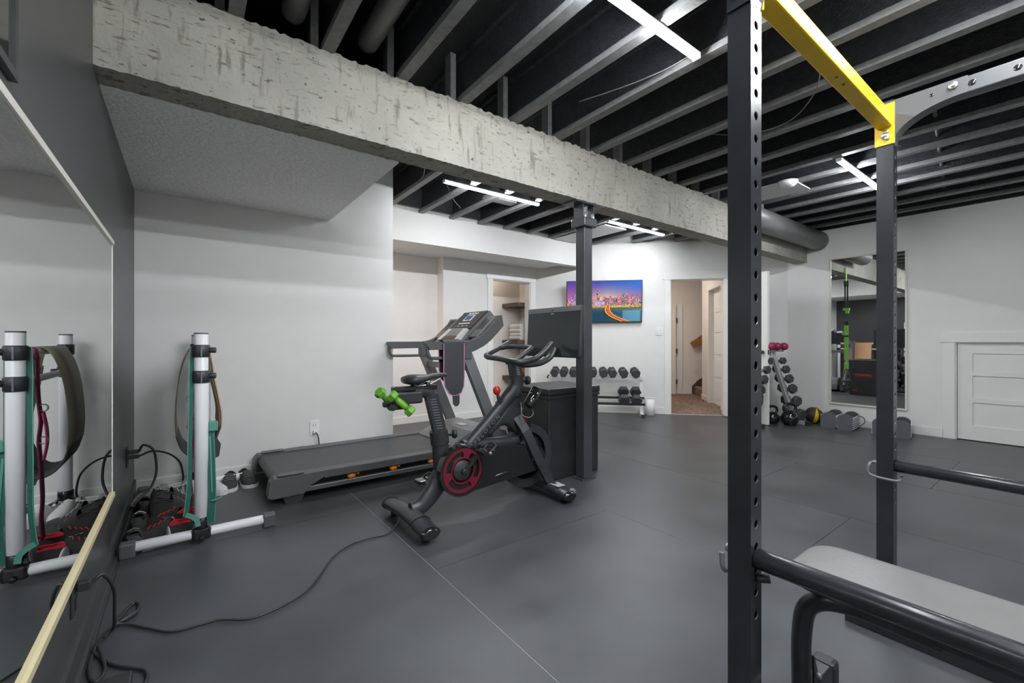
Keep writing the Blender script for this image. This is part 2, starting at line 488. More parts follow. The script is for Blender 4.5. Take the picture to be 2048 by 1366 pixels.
M().box(XR, XR + 0.06, HY0, HY1 - 0.014, HZ - 0.014, HZ).build('jamb', 'white_trim', hc)
h = struct(M().box(XR + 0.032, XR + 0.06, HY0, HY1 - 0.016, 0.008, HZ - 0.016).build('door_2', 'white_trim'))
for a, b in ((HY0, HY0 + 0.12), (HY1 - 0.135, HY1 - 0.018)):
    M().box(XR + 0.020, XR + 0.032, a, b, 0.008, HZ - 0.016).build('stile', 'white_trim', h)
for a, b in ((0.008, 0.17), (0.425, 0.475), (0.72, 0.77), (HZ - 0.125, HZ - 0.016)):
    M().box(XR + 0.020, XR + 0.032, HY0 + 0.12, HY1 - 0.135, a, b).build('rail', 'white_trim', h)
struct(M().box(XL - 0.1, XR + 0.1, YF - 0.12, YF, 0, ZD).build('wall_front', 'white_wall'))

# --- stair hall seen through the doorway (local frame of the diagonal wall: x along, y away)
hall = M()
hall.box(0.9, 2.05, 2.66, 2.76, 0, 2.6); hall.box(2.05, 4.6, 2.66, 2.76, 0, 2.6)       # far wall
hall.box(1.35, 1.45, 0.12, 2.66, 0, 2.6)                                                # left wall
struct(hall.xf(TW).build('wall_hall', 'warm_wall'))
ivT = TW.inverted()
ca = ivT @ Vector((7.814, 4.416, 0)); cb = ivT @ Vector((6.70, 3.40, 0))
hr = M()
dv = (ca - cb); L2 = dv.length
HX = TW @ frame(cb, dv, Vector((dv.y, -dv.x, 0)), (0, 0, 1))
# wall runs from the jamb to the outer corner, y = thickness to the right, with a doorway for the panel door
hr.box(-0.2, 0.22, 0, 0.12, 0, 2.6); hr.box(0.98, L2, 0, 0.12, 0, 2.6); hr.box(0.22, 0.98, 0, 0.12, 2.0, 2.6)
hr.box(L2 - 0.12, L2, 0.12, 2.2, 0, 2.6)
struct(hr.xf(HX).build('wall_hall_side', 'warm_wall'))
hp = struct(M().box(0.22, 0.98, 0.075, 0.11, 0.012, 2.0).xf(HX).build('door_3', 'white_trim'))
for z0, z1 in ((0.12, 0.42), (0.50, 0.80), (0.88, 1.18), (1.26, 1.52), (1.60, 1.90)):
    M().box(0.33, 0.87, 0.066, 0.075, z0, z1).xf(HX).build('panel', 'white_trim', hp)
M().box(0.30, 0.33, 0.05, 0.075, 0.98, 1.03).xf(HX).build('door_handle', 'galv', hp)
h4 = struct(M().box(0.98, 1.06, -0.016, 0, 0, 2.0).xf(HX).build('trim_4', 'white_trim'))
M().box(0.14, 0.22, -0.016, 0, 0, 2.0).xf(HX).build('casing_board', 'white_trim', h4)
M().box(0.12, 1.08, -0.02, 0, 2.0, 2.1).xf(HX).build('casing_head', 'white_trim', h4)
struct(M().box(1.06, L2 + 0.012, -0.012, 0, 0.02, 0.11).box(L2, L2 + 0.012, 0, 1.0, 0.02, 0.11).xf(HX).build('baseboard_hall', 'white_trim'))
struct(M().box(1.4, 4.6, 0.02, 2.66, 0.0005, 0.012).xf(TW).build('floor_hall', 'carpet'))
struct(M().box(1.3, 4.7, 0.0, 2.8, 2.6, 2.66).xf(TW).build('ceiling_hall', 'white_wall'))
struct(M().box(2.715, 2.90, 2.648, 2.66, 0.012, 0.10).xf(TW).build('baseboard_hall_end', 'white_trim'))
h5 = struct(M().box(2.61, 2.715, 2.64, 2.66, 0, 1.87).xf(TW).build('trim_5', 'white_trim'))
h6 = struct(M().box(2.40, 2.575, 2.60, 2.64, 0.012, 1.86).xf(TW).build('door_4', 'warm_wall'))
for z in (0.22, 0.86, 1.5):
    M().box(2.575, 2.61, 2.60, 2.615, z, z + 0.09).xf(TW).build('door_hinge', 'walnut', h6)
st = struct(M().box(2.98, 3.02, 1.80, 2.63, 0.012, 0.17).xf(TW).build('stairs', 'carpet'))
for i in range(7):
    x = 2.97 + 0.26 * i
    M().rbox(x - 0.025, x + 0.27, 1.76, 2.63, 0.18 * i + 0.012, 0.18 * (i + 1), 0.018).xf(TW).build('stair_tread', 'carpet', st)
M().prism([(2.90, 0.012), (2.90, 0.17), (3.02, 0.30), (4.5, 1.33), (4.5, 1.0), (3.08, 0.012)], 2.64, 2.66, 'y').xf(TW).build('stair_skirt', 'walnut', st)
hr_ = M().rtube([TW @ Vector((2.89, 2.58, 1.02)), TW @ Vector((3.7, 2.58, 1.60))], 0.05, 0.13)
tag(hr_.build('handrail', 'oak'), 'orange wooden handrail above the carpeted stairs', 'handrail')

# --- ceiling: deck, I-joists, squash blocks
ce = struct(M().box(XL - 0.1, XR + 0.15, YF - 0.1, 5.5, ZD, ZD + 0.05).build('ceiling', 'deck'))
jm = {}
def joist(x, y0, y1):
    key = (round(y0, 2), round(y1, 2))
    j = M().box(x - 0.006, x + 0.006, y0, y1, ZJ + 0.036, ZD - 0.036).build('joist', 'web', ce)
    M().box(x - 0.031, x + 0.031, y0, y1, ZJ, ZJ + 0.036).build('bottom_flange', 'flange', j)
    M().box(x - 0.031, x + 0.031, y0, y1, ZD - 0.036, ZD).build('top_flange', 'web', j)
    M().box(x - 0.080, x - 0.042, 2.41, 2.48, ZJ + 0.012, ZD).build('squash_block', 'flange', j)
for k in range(-1, 17):
    x = 0.19 + 0.407 * k
    y1 = 4.75
    if x > 4.9: y1 = 5.35 - 1.107 * (x - 4.5) - 0.05
    joist(x, YF, y1)
rim = M()
rim.box(XR - 0.03, XR, YF, 2.6, ZJ, ZD); rim.box(1.66, 5.0, 4.71, 4.75, ZJ + 0.05, ZD)
rim.build('rim_board', 'web', ce)
# bits between the joists: nailing strips
for (x0, y0, x1, y1, z) in ((2.62, 3.9, 3.0, 4.02, 2.66), (5.5, 0.1, 5.9, 0.15, 2.8), (5.9, 0.2, 6.3, 0.25, 2.8)):
    M().box(x0, x1, y0, y1, z, z + 0.038).build('blocking', 'flange', ce)

# concrete beam with a ragged top edge
NB = 360
bm_ = M(); ring = [(2.384, 2.203), (2.384, 2.30), (2.384, 2.50), (2.384, 2.60), (2.384, 2.612), (2.40, 2.618), (2.535, 2.618), (2.552, 2.61), (2.552, 2.35), (2.552, 2.203), (2.47, 2.203)]
vs = []; fs = []
rnd = random.Random(3)
for i in range(NB + 1):
    x = XL + (XR - XL) * i / NB
    jt = rnd.uniform(-0.010, 0.008)
    for q, (y, z) in enumerate(ring):
        if q in (4, 5): z += jt; y += rnd.uniform(-0.004, 0.004)
        elif q in (0, 9): z += rnd.uniform(-0.0025, 0.0025)
        vs.append((x, y, z))
nr = len(ring)
for i in range(NB):
    for q in range(nr):
        p = (q + 1) % nr
        fs.append((i * nr + q, i * nr + p, (i + 1) * nr + p, (i + 1) * nr + q))
fs.append(tuple(range(nr))); fs.append(tuple(range(NB * nr, (NB + 1) * nr)))
struct(bm_.add(vs, fs).build('concrete_beam', 'concrete'))

# ================================================================ LIGHTS OF THE ROOM
def light_bar(x0, x1, y, label, z=2.605):
    t = thing('light_bar', label, 'light', ((x0 + x1) / 2, y, z), 0, 'LED light bars')
    M().box(x0, x1, y - 0.022, y + 0.022, z - 0.008, z + 0.004).build('housing', 'whiteplastic', t)
    M().prism([(y - 0.019, z - 0.008), (y + 0.019, z - 0.008), (y + 0.014, z - 0.024), (y - 0.014, z - 0.024)], x0 + 0.004, x1 - 0.004, 'x').build('diffuser', 'led', t)
    for xe in (x0 - 0.001, x1 + 0.001):
        M().box(xe - 0.005, xe + 0.005, y - 0.02, y + 0.02, z - 0.026, z + 0.003).build('end_cap', 'whiteplastic', t)
light_bar(0.98, 2.15, 1.245, 'lit LED bar on the joists at the top edge, left of the yellow crossbar')
light_bar(4.30, 5.47, 1.245, 'lit LED bar on the far joists beside the smoke detector')
light_bar(1.93, 3.08, 3.62, 'lit LED bar under the joists behind the concrete beam, left of the steel column')
light_bar(4.20, 5.36, 3.60, 'lit LED bar behind the concrete beam, right of the steel column')
light_bar(0.30, 1.47, 0.1, 'lit LED bar on the joists straight above the viewer')
light_bar(1.70, 2.87, 0.1, 'added unseen LED bar on the joists above the middle of the rack')  # extra bar out of view, added to brighten the left side
light_bar(0.10, 1.27, -1.0, 'lit LED bar on the joists behind the viewer, by the charcoal wall')
light_bar(2.10, 3.27, -1.3, 'added unseen fill LED bar on the joists behind the viewer, middle of the row')  # another added bar behind the camera, there only for more light

def disc_lamp(c, r, label, power, col=(1.0, 0.88, 0.77)):
    m = emis('warm_lamp_glow', col, power)
    t = thing('ceiling_lamp', label, 'lamp', c)
    M().lathe([(r * 1.15, 0.0), (r * 1.15, -0.02), (r, -0.03)], 20, Matrix.Translation(c)).build('rim', 'whiteplastic', t)
    M().lathe([(r * 0.95, -0.031), (r * 0.6, -0.038), (0.0001, -0.04)], 20, Matrix.Translation(c)).build('diffuser', m, t)
disc_lamp(Vector((0.9, 5.15, 2.26)), 0.09, 'warm round lamp under the soffit of the side passage', 380.0, (1.0, 0.76, 0.60))
disc_lamp(Vector((3.75, 5.68, 2.40)), 0.05, 'small warm lamp on the closet ceiling', 330.0, (1.0, 0.82, 0.68))
disc_lamp(TW @ Vector((2.0, 1.35, 2.60)), 0.11, 'warm round lamp on the stair hall ceiling', 150.0)

# ================================================================ MIRRORS, FRAME, SWITCHES
t = thing('wall_mirror', 'large frameless wall mirror on the charcoal wall, held in metal channels', 'mirror', (XL, 0.8, 0.38))
M().box(XL + 0.002, XL + 0.02, -1.2, 2.763, 0.385, 1.56).build('glass', 'mirror', t)
M().box(XL + 0.001, XL + 0.027, -1.2, 2.765, 1.553, 1.572).build('top_channel', 'cream_frame', t)
M().box(XL + 0.001, XL + 0.030, -1.2, 2.765, 0.373, 0.393).build('bottom_channel', 'brassy', t)
M().box(XL + 0.001, XL + 0.022, 2.760, 2.766, 0.393, 1.553).build('side_edge', 'cream_frame', t)

t = thing('framed_panel', 'glossy black framed panel at the upper left edge of the charcoal wall', 'frame', (XL, 0.7, 1.64))
M().box(XL + 0.001, XL + 0.008, 0.0, 1.34, 1.65, 2.45).build('pane', 'glass', t)
for a in ((0.0, 1.355, 1.642, 1.662), (0.0, 1.355, 2.44, 2.46), (1.335, 1.355, 1.662, 2.44), (0.0, 0.02, 1.662, 2.44)):
    M().box(XL + 0.001, XL + 0.013, *a).build('frame_bar', 'blackplastic', t)

t = thing('wall_mirror', 'tall narrow mirror in a thin pale frame on the far right wall', 'mirror', (XR, 1.72, 0.27))
M().box(XR - 0.012, XR - 0.002, 1.345, 2.10, 0.285, 2.20).build('glass', 'mirror', t)
for a in ((1.327, 2.114, 0.267, 0.287), (1.327, 2.114, 2.195, 2.212), (1.327, 1.345, 0.287, 2.195), (2.098, 2.114, 0.287, 2.195)):
    M().box(XR - 0.024, XR - 0.001, *a).build('frame_bar', 'cream_frame', t)

t = thing('light_switch', 'white double light switch left of the doorway', 'switch', TW @ Vector((1.89, 0, 1.257)))
M().rbox(1.84, 1.945, -0.008, 0, 1.195, 1.315, 0.003).xf(TW).build('plate', 'whiteplastic', t)
for x in (1.868, 1.915):
    M().rbox(x - 0.012, x + 0.012, -0.014, -0.008, 1.225, 1.285, 0.002).xf(TW).build('rocker', 'white_trim', t)

t = thing('wall_outlet', 'white wall outlet above the treadmill deck with a plugged cord', 'outlet', (0.925, YB, 0.3))
M().rbox(0.885, 0.962, YB - 0.008, YB, 0.265, 0.395, 0.003).build('plate', 'whiteplastic', t)
for z in (0.30, 0.355):
    s_ = M()
    for dx in (-0.009, 0.009): s_.box(0.923 + dx - 0.002, 0.923 + dx + 0.002, YB - 0.0095, YB - 0.0075, z - 0.006, z + 0.006)
    s_.build('slots', 'blackplastic', t)
t = thing('power_lead', 'dark cord with white plug hanging from the outlet behind the treadmill', 'cord', (0.93, YB - 0.03, 0.0))
M().rbox(0.908, 0.94, YB - 0.04, YB - 0.0095, 0.285, 0.315, 0.004).build('plug', 'whiteplastic', t)
M().tube(bez([(0.925, YB - 0.04, 0.295), (0.94, YB - 0.05, 0.27), (0.952, YB - 0.045, 0.2), (0.955, YB - 0.045, 0.06), (0.96, YB - 0.05, 0.006), (1.1, YB - 0.045, 0.006)]), 0.005, 6).build('cable', 'cord', t)

def black_outlet(y, z, label):
    t = thing('wall_outlet', label, 'outlet', (XL, y, z))
    M().rbox(XL, XL + 0.008, y - 0.04, y + 0.04, z - 0.062, z + 0.062, 0.003).build('plate', 'blackplastic', t)
    for dz in (-0.027, 0.027):
        M().rbox(XL + 0.008, XL + 0.011, y - 0.017, y + 0.017, z + dz - 0.018, z + dz + 0.018, 0.001).build('socket', 'glossblack', t)
black_outlet(3.641, 0.375, 'black outlet on the charcoal wall near the corner above the shoes')
black_outlet(1.99, 0.275, 'black outlet below the big mirror, bike cord plugged in')

# television
TVX = TW @ Matrix.Translation((1.068, -0.10, 1.712)) @ Matrix.Rotation(R(2), 4, 'Z') @ Matrix.Rotation(R(6), 4, 'X')
t = thing('television', 'flat wall television showing a city skyline at dusk', 'television', TW @ Vector((1.068, -0.05, 1.38)))
TWD, THT = 1.14, 0.645
M().rbox(-TWD / 2, TWD / 2, 0.0, 0.045, -THT / 2, THT / 2, 0.006).xf(TVX).build('housing', 'blackplastic', t)
M().box(-0.12, 0.12, 0.045, 0.09, -0.12, 0.12).xf(TVX).build('wall_bracket', 'blackpaint', t)
def skyline():
    NX, NY = 200, 112
    rr = random.Random(11)
    blds = []
    x = 0.0
    while x < 1.0:
        bw = rr.uniform(0.022, 0.05)
        bh = rr.uniform(0.47, 0.58)
        c = rr.choice([(70, 50, 95), (95, 55, 110), (60, 62, 100), (120, 60, 120), (50, 55, 80), (140, 90, 80)])
        blds.append((x, x + bw, bh, c)); x += bw * rr.uniform(0.8, 1.2)
    blds += [(0.06, 0.125, 0.66, (55, 80, 170)), (0.075, 0.09, 0.74, (70, 50, 120)), (0.40, 0.44, 0.78, (40, 70, 95)), (0.74, 0.80, 0.70, (70, 75, 95)),
             (0.69, 0.72, 0.64, (190, 70, 110)), (0.83, 0.86, 0.64, (220, 70, 120)), (0.865, 0.91, 0.63, (80, 60, 90)), (0.49, 0.52, 0.62, (110, 70, 70)),
             (0.57, 0.60, 0.63, (150, 60, 110)), (0.37, 0.51, 0.50, (150, 150, 215)), (0.92, 0.97, 0.6, (120, 115, 130))]
    cols = {}
    def mixc(a, b, t): return tuple(p + (q - p) * t for p, q in zip(a, b))
    def f(u, v):
        hz = 0.52
        if v > 0.31:
            top = mixc((88, 62, 150), (30, 105, 205), min(1, max(0, (u - 0.15) * 1.25)))
            lowc = mixc((190, 105, 150), (255, 205, 150), max(0, 1 - abs(u - 0.55) * 2.2))
            k = min(1, max(0, (v - 0.55) / 0.42))
            c = mixc(lowc, top, k ** 0.75)
            if v > 0.8 and u < .45: c = mixc(c, (60, 60, 165), 0.4 * (v - .8) / .2)
            ms = 0.60 + 0.08 * math.exp(-((u - 0.92) / 0.1) ** 2) + 0.02 * math.sin(u * 18)
            if v < ms and u > 0.5: c = (140, 110, 140)
            for (a, b, hh, bc) in blds:
                if a <= u < b and v < hh:
                    c = bc
                    if rr.random() < 0.30: c = rr.choice([(255, 215, 130), (255, 180, 90), (210, 220, 255), (255, 120, 150)])
            if v < 0.40 + 0.03 * math.sin(u * 41) + 0.02 * math.sin(u * 97):
                c = mixc(c, rr.choice([(240, 180, 50), (120, 110, 30), (60, 70, 30), (255, 220, 120), (200, 90, 40), (180, 200, 90)]), 0.75)
            if 0.33 < v < 0.40 and 0.6 < u < 0.9 and rr.random() < .5: c = (190, 205, 110)
            if v < 0.35: c = mixc(c, (40, 40, 25), 0.55)
        else:
            c = mixc((20, 62, 88), (70, 135, 165), max(0, min(1, (u - 0.55) * 2.4)) * (0.5 + v))
            c = mixc(c, (230, 190, 110), 0.35 * max(0, (v - 0.2) / 0.11) * rr.random())
            if 0.75 < u < 0.98 and v < 0.27: c = mixc(c, (130, 190, 215), 0.5)
            xr_ = 0.60 - 0.02 * (1 - v / 0.31) + 0.33 * max(0, (0.27 - v) / 0.27) ** 1.4 * 0.62
        # curved causeway
        if v < 0.40:
            q = max(0.0, (0.36 - v) / 0.36)
            xc = 0.555 - 0.03 * math.sin(q * PI) + 0.235 * q ** 2.0
            wd_ = 0.028 + 0.032 * q
            d = (u - xc) / wd_
            if -1 < d < 1:
                c = (225, 90, 40) if abs(d) < 0.45 else (250, 190, 70)
                if abs(abs(d) - 0.5) < 0.12: c = (120, 60, 40)
            elif -1.6 < d <= -1 and v < 0.28: c = (25, 30, 30)
        return c
    vs = []; fs = []
    for j in range(NY + 1):
        for i in range(NX + 1):
            vs.append(((i / NX - 0.5) * (TWD - 0.024), -0.0012, (j / NY - 0.5) * (THT - 0.03) + 0.004))
    cl = []
    for j in range(NY):
        for i in range(NX):
            a = j * (NX + 1) + i
            fs.append((a, a + 1, a + NX + 2, a + NX + 1))
            c = f((i + 0.5) / NX, (j + 0.5) / NY)
            cl.append((lin(c[0]), lin(c[1]), lin(c[2]), 1))
    return vs, fs, cl
vs, fs, cl = skyline()
sm = bpy.data.materials.new('skyline_screen'); sm.use_nodes = True
nt = sm.node_tree; b = nt.nodes['Principled BSDF']
at = nt.nodes.new('ShaderNodeVertexColor'); at.layer_name = 'picture'
nt.links.new(at.outputs[0], b.inputs['Emission Color'])
b.inputs['Emission Strength'].default_value = 0.95
b.inputs['Base Color'].default_value = (0.01, 0.01, 0.01, 1); b.inputs['Roughness'].default_value = 0.2
so = M().add([TVX @ Vector(p) for p in vs], fs).build('screen', sm, t)
ca_ = so.data.color_attributes.new('picture', 'FLOAT_COLOR', 'CORNER')
flat = []
for p in so.data.polygons:
    for _ in p.loop_indices: flat.extend(cl[p.index])
ca_.data.foreach_set('color', flat)

# ================================================================ CEILING THINGS
for (x, lab) in ((0.43, 'round black duct between the joists, nearest the charcoal wall'), (0.80, 'round black duct in the second joist bay')):
    t = thing('round_duct', lab, 'duct', (x, 0.5, 2.73), 0, 'round ducts between the joists')
    prof = [(0.0001, -0.05), (0.03, -0.045), (0.05, -0.025), (0.056, 0.0), (0.056, 4.0)]
    M().lathe(prof, 18, Matrix.Translation((x, 2.37, 2.735)) @ rot_between((0, -1, 0))).build('pipe', 'duct', t)
    M().lathe([(0.056, 0), (0.059, 0.005), (0.059, 0.02), (0.056, 0.025)], 18, Matrix.Translation((x, 1.9, 2.735)) @ rot_between((0, -1, 0))).build('seam_band', 'duct', t)
t = thing('main_duct', 'large round black duct along the beam ending at the right wall', 'duct', (6.0, 2.25, 2.36))
X = Matrix.Translation((4.95, 2.25, 2.475)) @ rot_between((1, 0, 0))
M().lathe([(0.0001, 0), (0.11, 0.005), (0.125, 0.02), (0.125, 1.96)], 32, X).build('pipe', 'duct', t)
M().lathe([(0.125, 1.93), (0.132, 1.935), (0.132, 1.985), (0.128, 1.99), (0.0001, 1.99)], 32, X).build('end_collar', 'duct', t)
M().cyl((5.1, 2.25, 2.55), (5.1, 2.25, 2.9), 0.08).build('riser', 'duct', t)

t = thing('smoke_detector', 'white smoke detector on the ceiling panel beside the far LED bar', 'smoke detector', (4.52, 1.72, 2.58))
M().lathe([(0.075, 0), (0.075, -0.02), (0.06, -0.038), (0.03, -0.044), (0.0001, -0.045)], 24, Matrix.Translation((4.55, 1.72, 2.605))).build('body', 'whiteplastic', t)
M().lathe([(0.085, 0.004), (0.085, -0.006)], 24, Matrix.Translation((4.55, 1.72, 2.605))).build('base', 'whiteplastic', t)
tag(M().box(4.50, 4.92, 1.66, 2.10, 2.598, 2.609).build('ceiling_panel', 'silver'), 'pale flat panel under the joists behind the smoke detector', 'panel')
tag(M().box(4.32, 4.74, 3.75, 4.72, 2.598, 2.609).build('ceiling_panel', 'silver'), 'pale flat panel under the joists right of the steel column', 'panel')
cabs = [([(3.1, 1.75, 2.66), (3.25, 1.5, 2.60), (3.2, 1.2, 2.56), (3.0, 0.98, 2.60), (2.8, 0.9, 2.68)], 'grey cable looping below the joists right of the yellow crossbar'),
        ([(2.05, 2.0, 2.66), (2.12, 1.7, 2.64), (2.16, 1.45, 2.63), (2.2, 1.3, 2.66)], 'thin grey cable sagging between joists beside the first LED bar'),
        ([(1.45, 3.0, 2.66), (1.55, 3.25, 2.60), (1.62, 3.4, 2.52), (1.60, 3.5, 2.47)], 'loose white wire end hanging behind the concrete beam'),
        ([(2.1, 3.9, 2.70), (2.3, 4.1, 2.62), (2.5, 4.3, 2.62), (2.6, 4.5, 2.68)], 'grey wire between the joists above the white header')]
for p, lab in cabs:
    tag(M().tube(bez(p), 0.0035, 6).build('ceiling_cable', 'greycord'), lab, 'cable')
# thin pipe across joists on the right
tag(M().tube([(3.9, 0.62, 2.70), (6.6, 0.95, 2.70)], 0.012, 8).build('conduit', 'greycord'), 'thin grey conduit crossing the joists at the right', 'conduit')

# ================================================================ STEEL COLUMN
px, py, pw = 2.572, 2.455, 0.047
t = thing('steel_column', 'square dark steel column carrying the concrete beam', 'column', (px, py, 0))
M().rbox(px - pw, px + pw, py - pw, py + pw, 0.012, 2.02, 0.006).build('shaft', 'postpaint', t)
M().box(px - 0.075, px + 0.075, py - 0.06, py + 0.06, 0, 0.012).build('base_plate', 'postpaint', t)
M().rbox(px - 0.075, px + 0.075, py - 0.075, py + 0.075, 2.01, 2.085, 0.012).build('cap_collar', 'postpaint', t)
M().box(px - 0.16, px + 0.16, py - 0.07, py + 0.08, 2.190, 2.203).build('top_plate', 'postpaint', t)
M().cyl((px, py, 2.08), (px, py, 2.19), 0.03).build('jack_screw', 'midgrey', t)
for a in (-1, 1):
    M().box(px + a * 0.06 - 0.005, px + a * 0.06 + 0.005, py - 0.05, py + 0.05, 2.08, 2.19).build('side_plate', 'postpaint', t)
    M().cyl((px + a * 0.045, py - 0.055, 2.06), (px + a * 0.045, py - 0.055, 2.12), 0.012, 6).build('bolt', 'galv', t)

# ================================================================ POWER RACK
RK = thing('power_rack', 'black power rack with drilled uprights and a yellow crossbar', 'power rack', (2.03, 0.0, 0))
RW = 0.065
def upright(x, y, ztop=2.27):
    """square tube at corner (x,y), real holes through the two y faces"""
    m = M()
    m.add([(x, y, 0), (x, y + RW, 0), (x, y + RW, ztop), (x, y, ztop)], [(0, 1, 2, 3)])
    m.add([(x + RW, y, 0), (x + RW, y + RW, 0), (x + RW, y + RW, ztop), (x + RW, y, ztop)], [(0, 1, 2, 3)])
    m.add([(x, y, ztop), (x + RW, y, ztop), (x + RW, y + RW, ztop), (x, y + RW, ztop)], [(0, 1, 2, 3)])
    pitch, z0, n, r = 0.0645, 0.29, 29, 0.0125
    for yy in (y, y + RW):
        m.add([(x, yy, 0), (x + RW, yy, 0), (x + RW, yy, z0), (x, yy, z0)], [(0, 1, 2, 3)])
        ze = z0 + pitch * n
        m.add([(x, yy, ze), (x + RW, yy, ze), (x + RW, yy, ztop), (x, yy, ztop)], [(0, 1, 2, 3)])
        for i in range(n):
            za = z0 + i * pitch; zc = za + pitch / 2; xc = x + RW / 2
            sq = []
            S = 16
            ins = []
            for k in range(S):
                th = 2 * PI * k / S
                c, s = math.cos(th), math.sin(th)
                ins.append((xc + r * c, yy, zc + r * s))
                q = min((RW / 2) / max(abs(c), 1e-6), (pitch / 2) / max(abs(s), 1e-6))
                sq.append((xc + q * c, yy, zc + q * s))
            m.add(sq + ins, [(k, (k + 1) % S, S + (k + 1) % S, S + k) for k in range(S)])
            # corners of the cell
            for cx, cz in ((x, za), (x + RW, za), (x, za + pitch), (x + RW, za + pitch)):
                ang = math.atan2(cz - zc, cx - xc) % (2 * PI)
                k = int(ang / (2 * PI / S))
                m.add([sq[k], sq[(k + 1) % S], (cx, yy, cz)], [(0, 1, 2)])
    u = m.build('upright', 'blackpaint', RK)
    lin_ = M()
    for i in range(n):
        zc = z0 + (i + 0.5) * pitch
        for yy, d in ((y, 0.003), (y + RW, -0.003)):
            vs = []
            for k in range(12):
                th = 2 * PI * k / 12
                vs += [(x + RW / 2 + r * math.cos(th), yy, zc + r * math.sin(th)), (x + RW / 2 + r * math.cos(th), yy + d, zc + r * math.sin(th))]
            lin_.add(vs, [(2 * k, 2 * ((k + 1) % 12), 2 * ((k + 1) % 12) + 1, 2 * k + 1) for k in range(12)])
    lin_.build('hole_edges', 'galv', u)
    return u
UA, UB, UYF, UYR = 1.267, 2.731, 0.572, -0.70
upright(UA, UYF); upright(UB, UYF); upright(UA, UYR); upright(UB, UYR)
# yellow crossbar with end plates
yb = M().rbox(UA + RW + 0.006, UB - 0.006, UYF + 0.002, UYF + 0.063, 2.140, 2.203, 0.006).build('crossbar', 'yellow', RK)
for xx in (UA + RW, UB - 0.006):
    M().rbox(xx, xx + 0.006, UYF - 0.006, UYF + RW + 0.006, 2.055, 2.255, 0.0025, 1).build('end_plate', 'yellow', yb)
for xx, sg in ((UB - 0.006, -1), (UA + RW + 0.006, 1)):
    for z in (2.085, 2.115):
        M().cyl((xx, UYF + 0.022 + (z > 2.1) * 0.0, z), (xx + sg * 0.014, UYF + 0.022, z), 0.010, 6).build('bolt', 'galv', yb)
for xx in (2.05, 2.13):
    M().cyl((xx, UYF + 0.03, 2.139), (xx, UYF + 0.03, 2.1415), 0.007, 10).build('hole', 'glossblack', yb)
# side crossmembers along Y with curved gussets
for ux in (UA, UB):
    cm = M().rbox(ux + 0.004, ux + RW - 0.004, UYR + RW, UYF, 2.19, 2.262, 0.005).build('side_crossmember', 'darkgrey' if ux == UB else 'blackpaint', RK)
    for (yy, sg) in ((UYF, -1), (UYR + RW, 1)):
        poly = [(yy, 2.262), (yy, 2.055)]
        for k in range(1, 13):
            th = PI / 2 * k / 12
            poly.append((yy + sg * 0.25 * (1 - math.cos(th)), 2.055 + 0.135 * math.sin(th)))
        poly.append((yy + sg * 0.25, 2.262))
        # side plate wraps the upright
        M().prism(poly, ux - 0.004, ux + RW + 0.002, 'x').build('gusset', 'darkgrey' if ux == UB else 'blackpaint', RK)
        pl = [(yy - sg * RW, 2.262), (yy - sg * RW, 2.055), (yy, 2.055), (yy, 2.262)]
        M().prism(pl, ux - 0.005, ux - 0.001, 'x').build('gusset_plate', 'darkgrey' if ux == UB else 'blackpaint', RK)
        for (dy, z, r) in ((0.205, 2.235, 0.016), (-0.03, 2.10, 0.016)):
            bo = M().cyl((ux - 0.004, yy + sg * dy, z), (ux - 0.014, yy + sg * dy, z), r, 14)
            bo.cyl((ux - 0.014, yy + sg * dy, z), (ux - 0.020, yy + sg * dy, z), r * 0.55, 6)
            bo.build('bolt', 'galv', RK)
        M().cyl((ux - 0.0045, yy + sg * 0.135, 2.225), (ux - 0.003, yy + sg * 0.135, 2.225), 0.008, 12).build('hole', 'glossblack', RK)
    for yy in (0.31, 0.18):
        M().cyl((ux + 0.003, yy, 2.226), (ux + 0.0045, yy, 2.226), 0.013, 12).build('hole', 'glossblack', RK)
# base tubes
for ux in (UA, UB):
    M().rbox(ux + 0.002, ux + RW - 0.002, UYR + RW, UYR + RW + 0.25, 0.0, 0.06, 0.004).build('base_stub', 'blackpaint', RK)
M().rbox(UA + RW, UB, UYR, UYR + RW, 0.0, 0.06, 0.004).build('rear_base_tube', 'blackpaint', RK)
# pipe safeties
for ux, zc in ((UA, 0.484), (UB, 0.495)):
    s_ = M().cyl((ux + 0.033, UYF + 0.0, zc), (ux + 0.033, UYR + RW, zc), 0.028, 24).build('safety_pipe', 'blackpaint', RK)
    M().cyl((ux + 0.033, UYF + RW + 0.02, zc), (ux + 0.033, UYF - 0.01, zc), 0.012, 12).build('pin', 'galv', s_)
    if ux == UB:
        hk = [(ux + 0.033, UYF + RW + 0.02, zc), (ux - 0.02, UYF + RW + 0.022, zc - 0.0), (ux - 0.025, UYF + RW + 0.02, zc - 0.05),
              (ux - 0.022, UYF - 0.012, zc - 0.06), (ux + 0.05, UYF - 0.02, zc - 0.058), (ux + 0.052, UYF - 0.02, zc - 0.045)]
        M().tube(bez(hk, 5), 0.006, 8).build('hook_handle', 'midgrey', s_)
    else:
        M().tube(bez([(ux - 0.012, UYF + RW + 0.012, zc), (ux - 0.01, UYF + RW + 0.01, zc - 0.04), (ux + 0.01, UYF + RW + 0.012, zc - 0.06)], 5), 0.007, 8).build('hook_handle', 'midgrey', s_)
        M().cyl((ux + 0.035, UYF, zc - 0.058), (ux + 0.05, UYF - 0.03, zc - 0.052), 0.012, 12).build('pin_handle', 'blackplastic', s_)

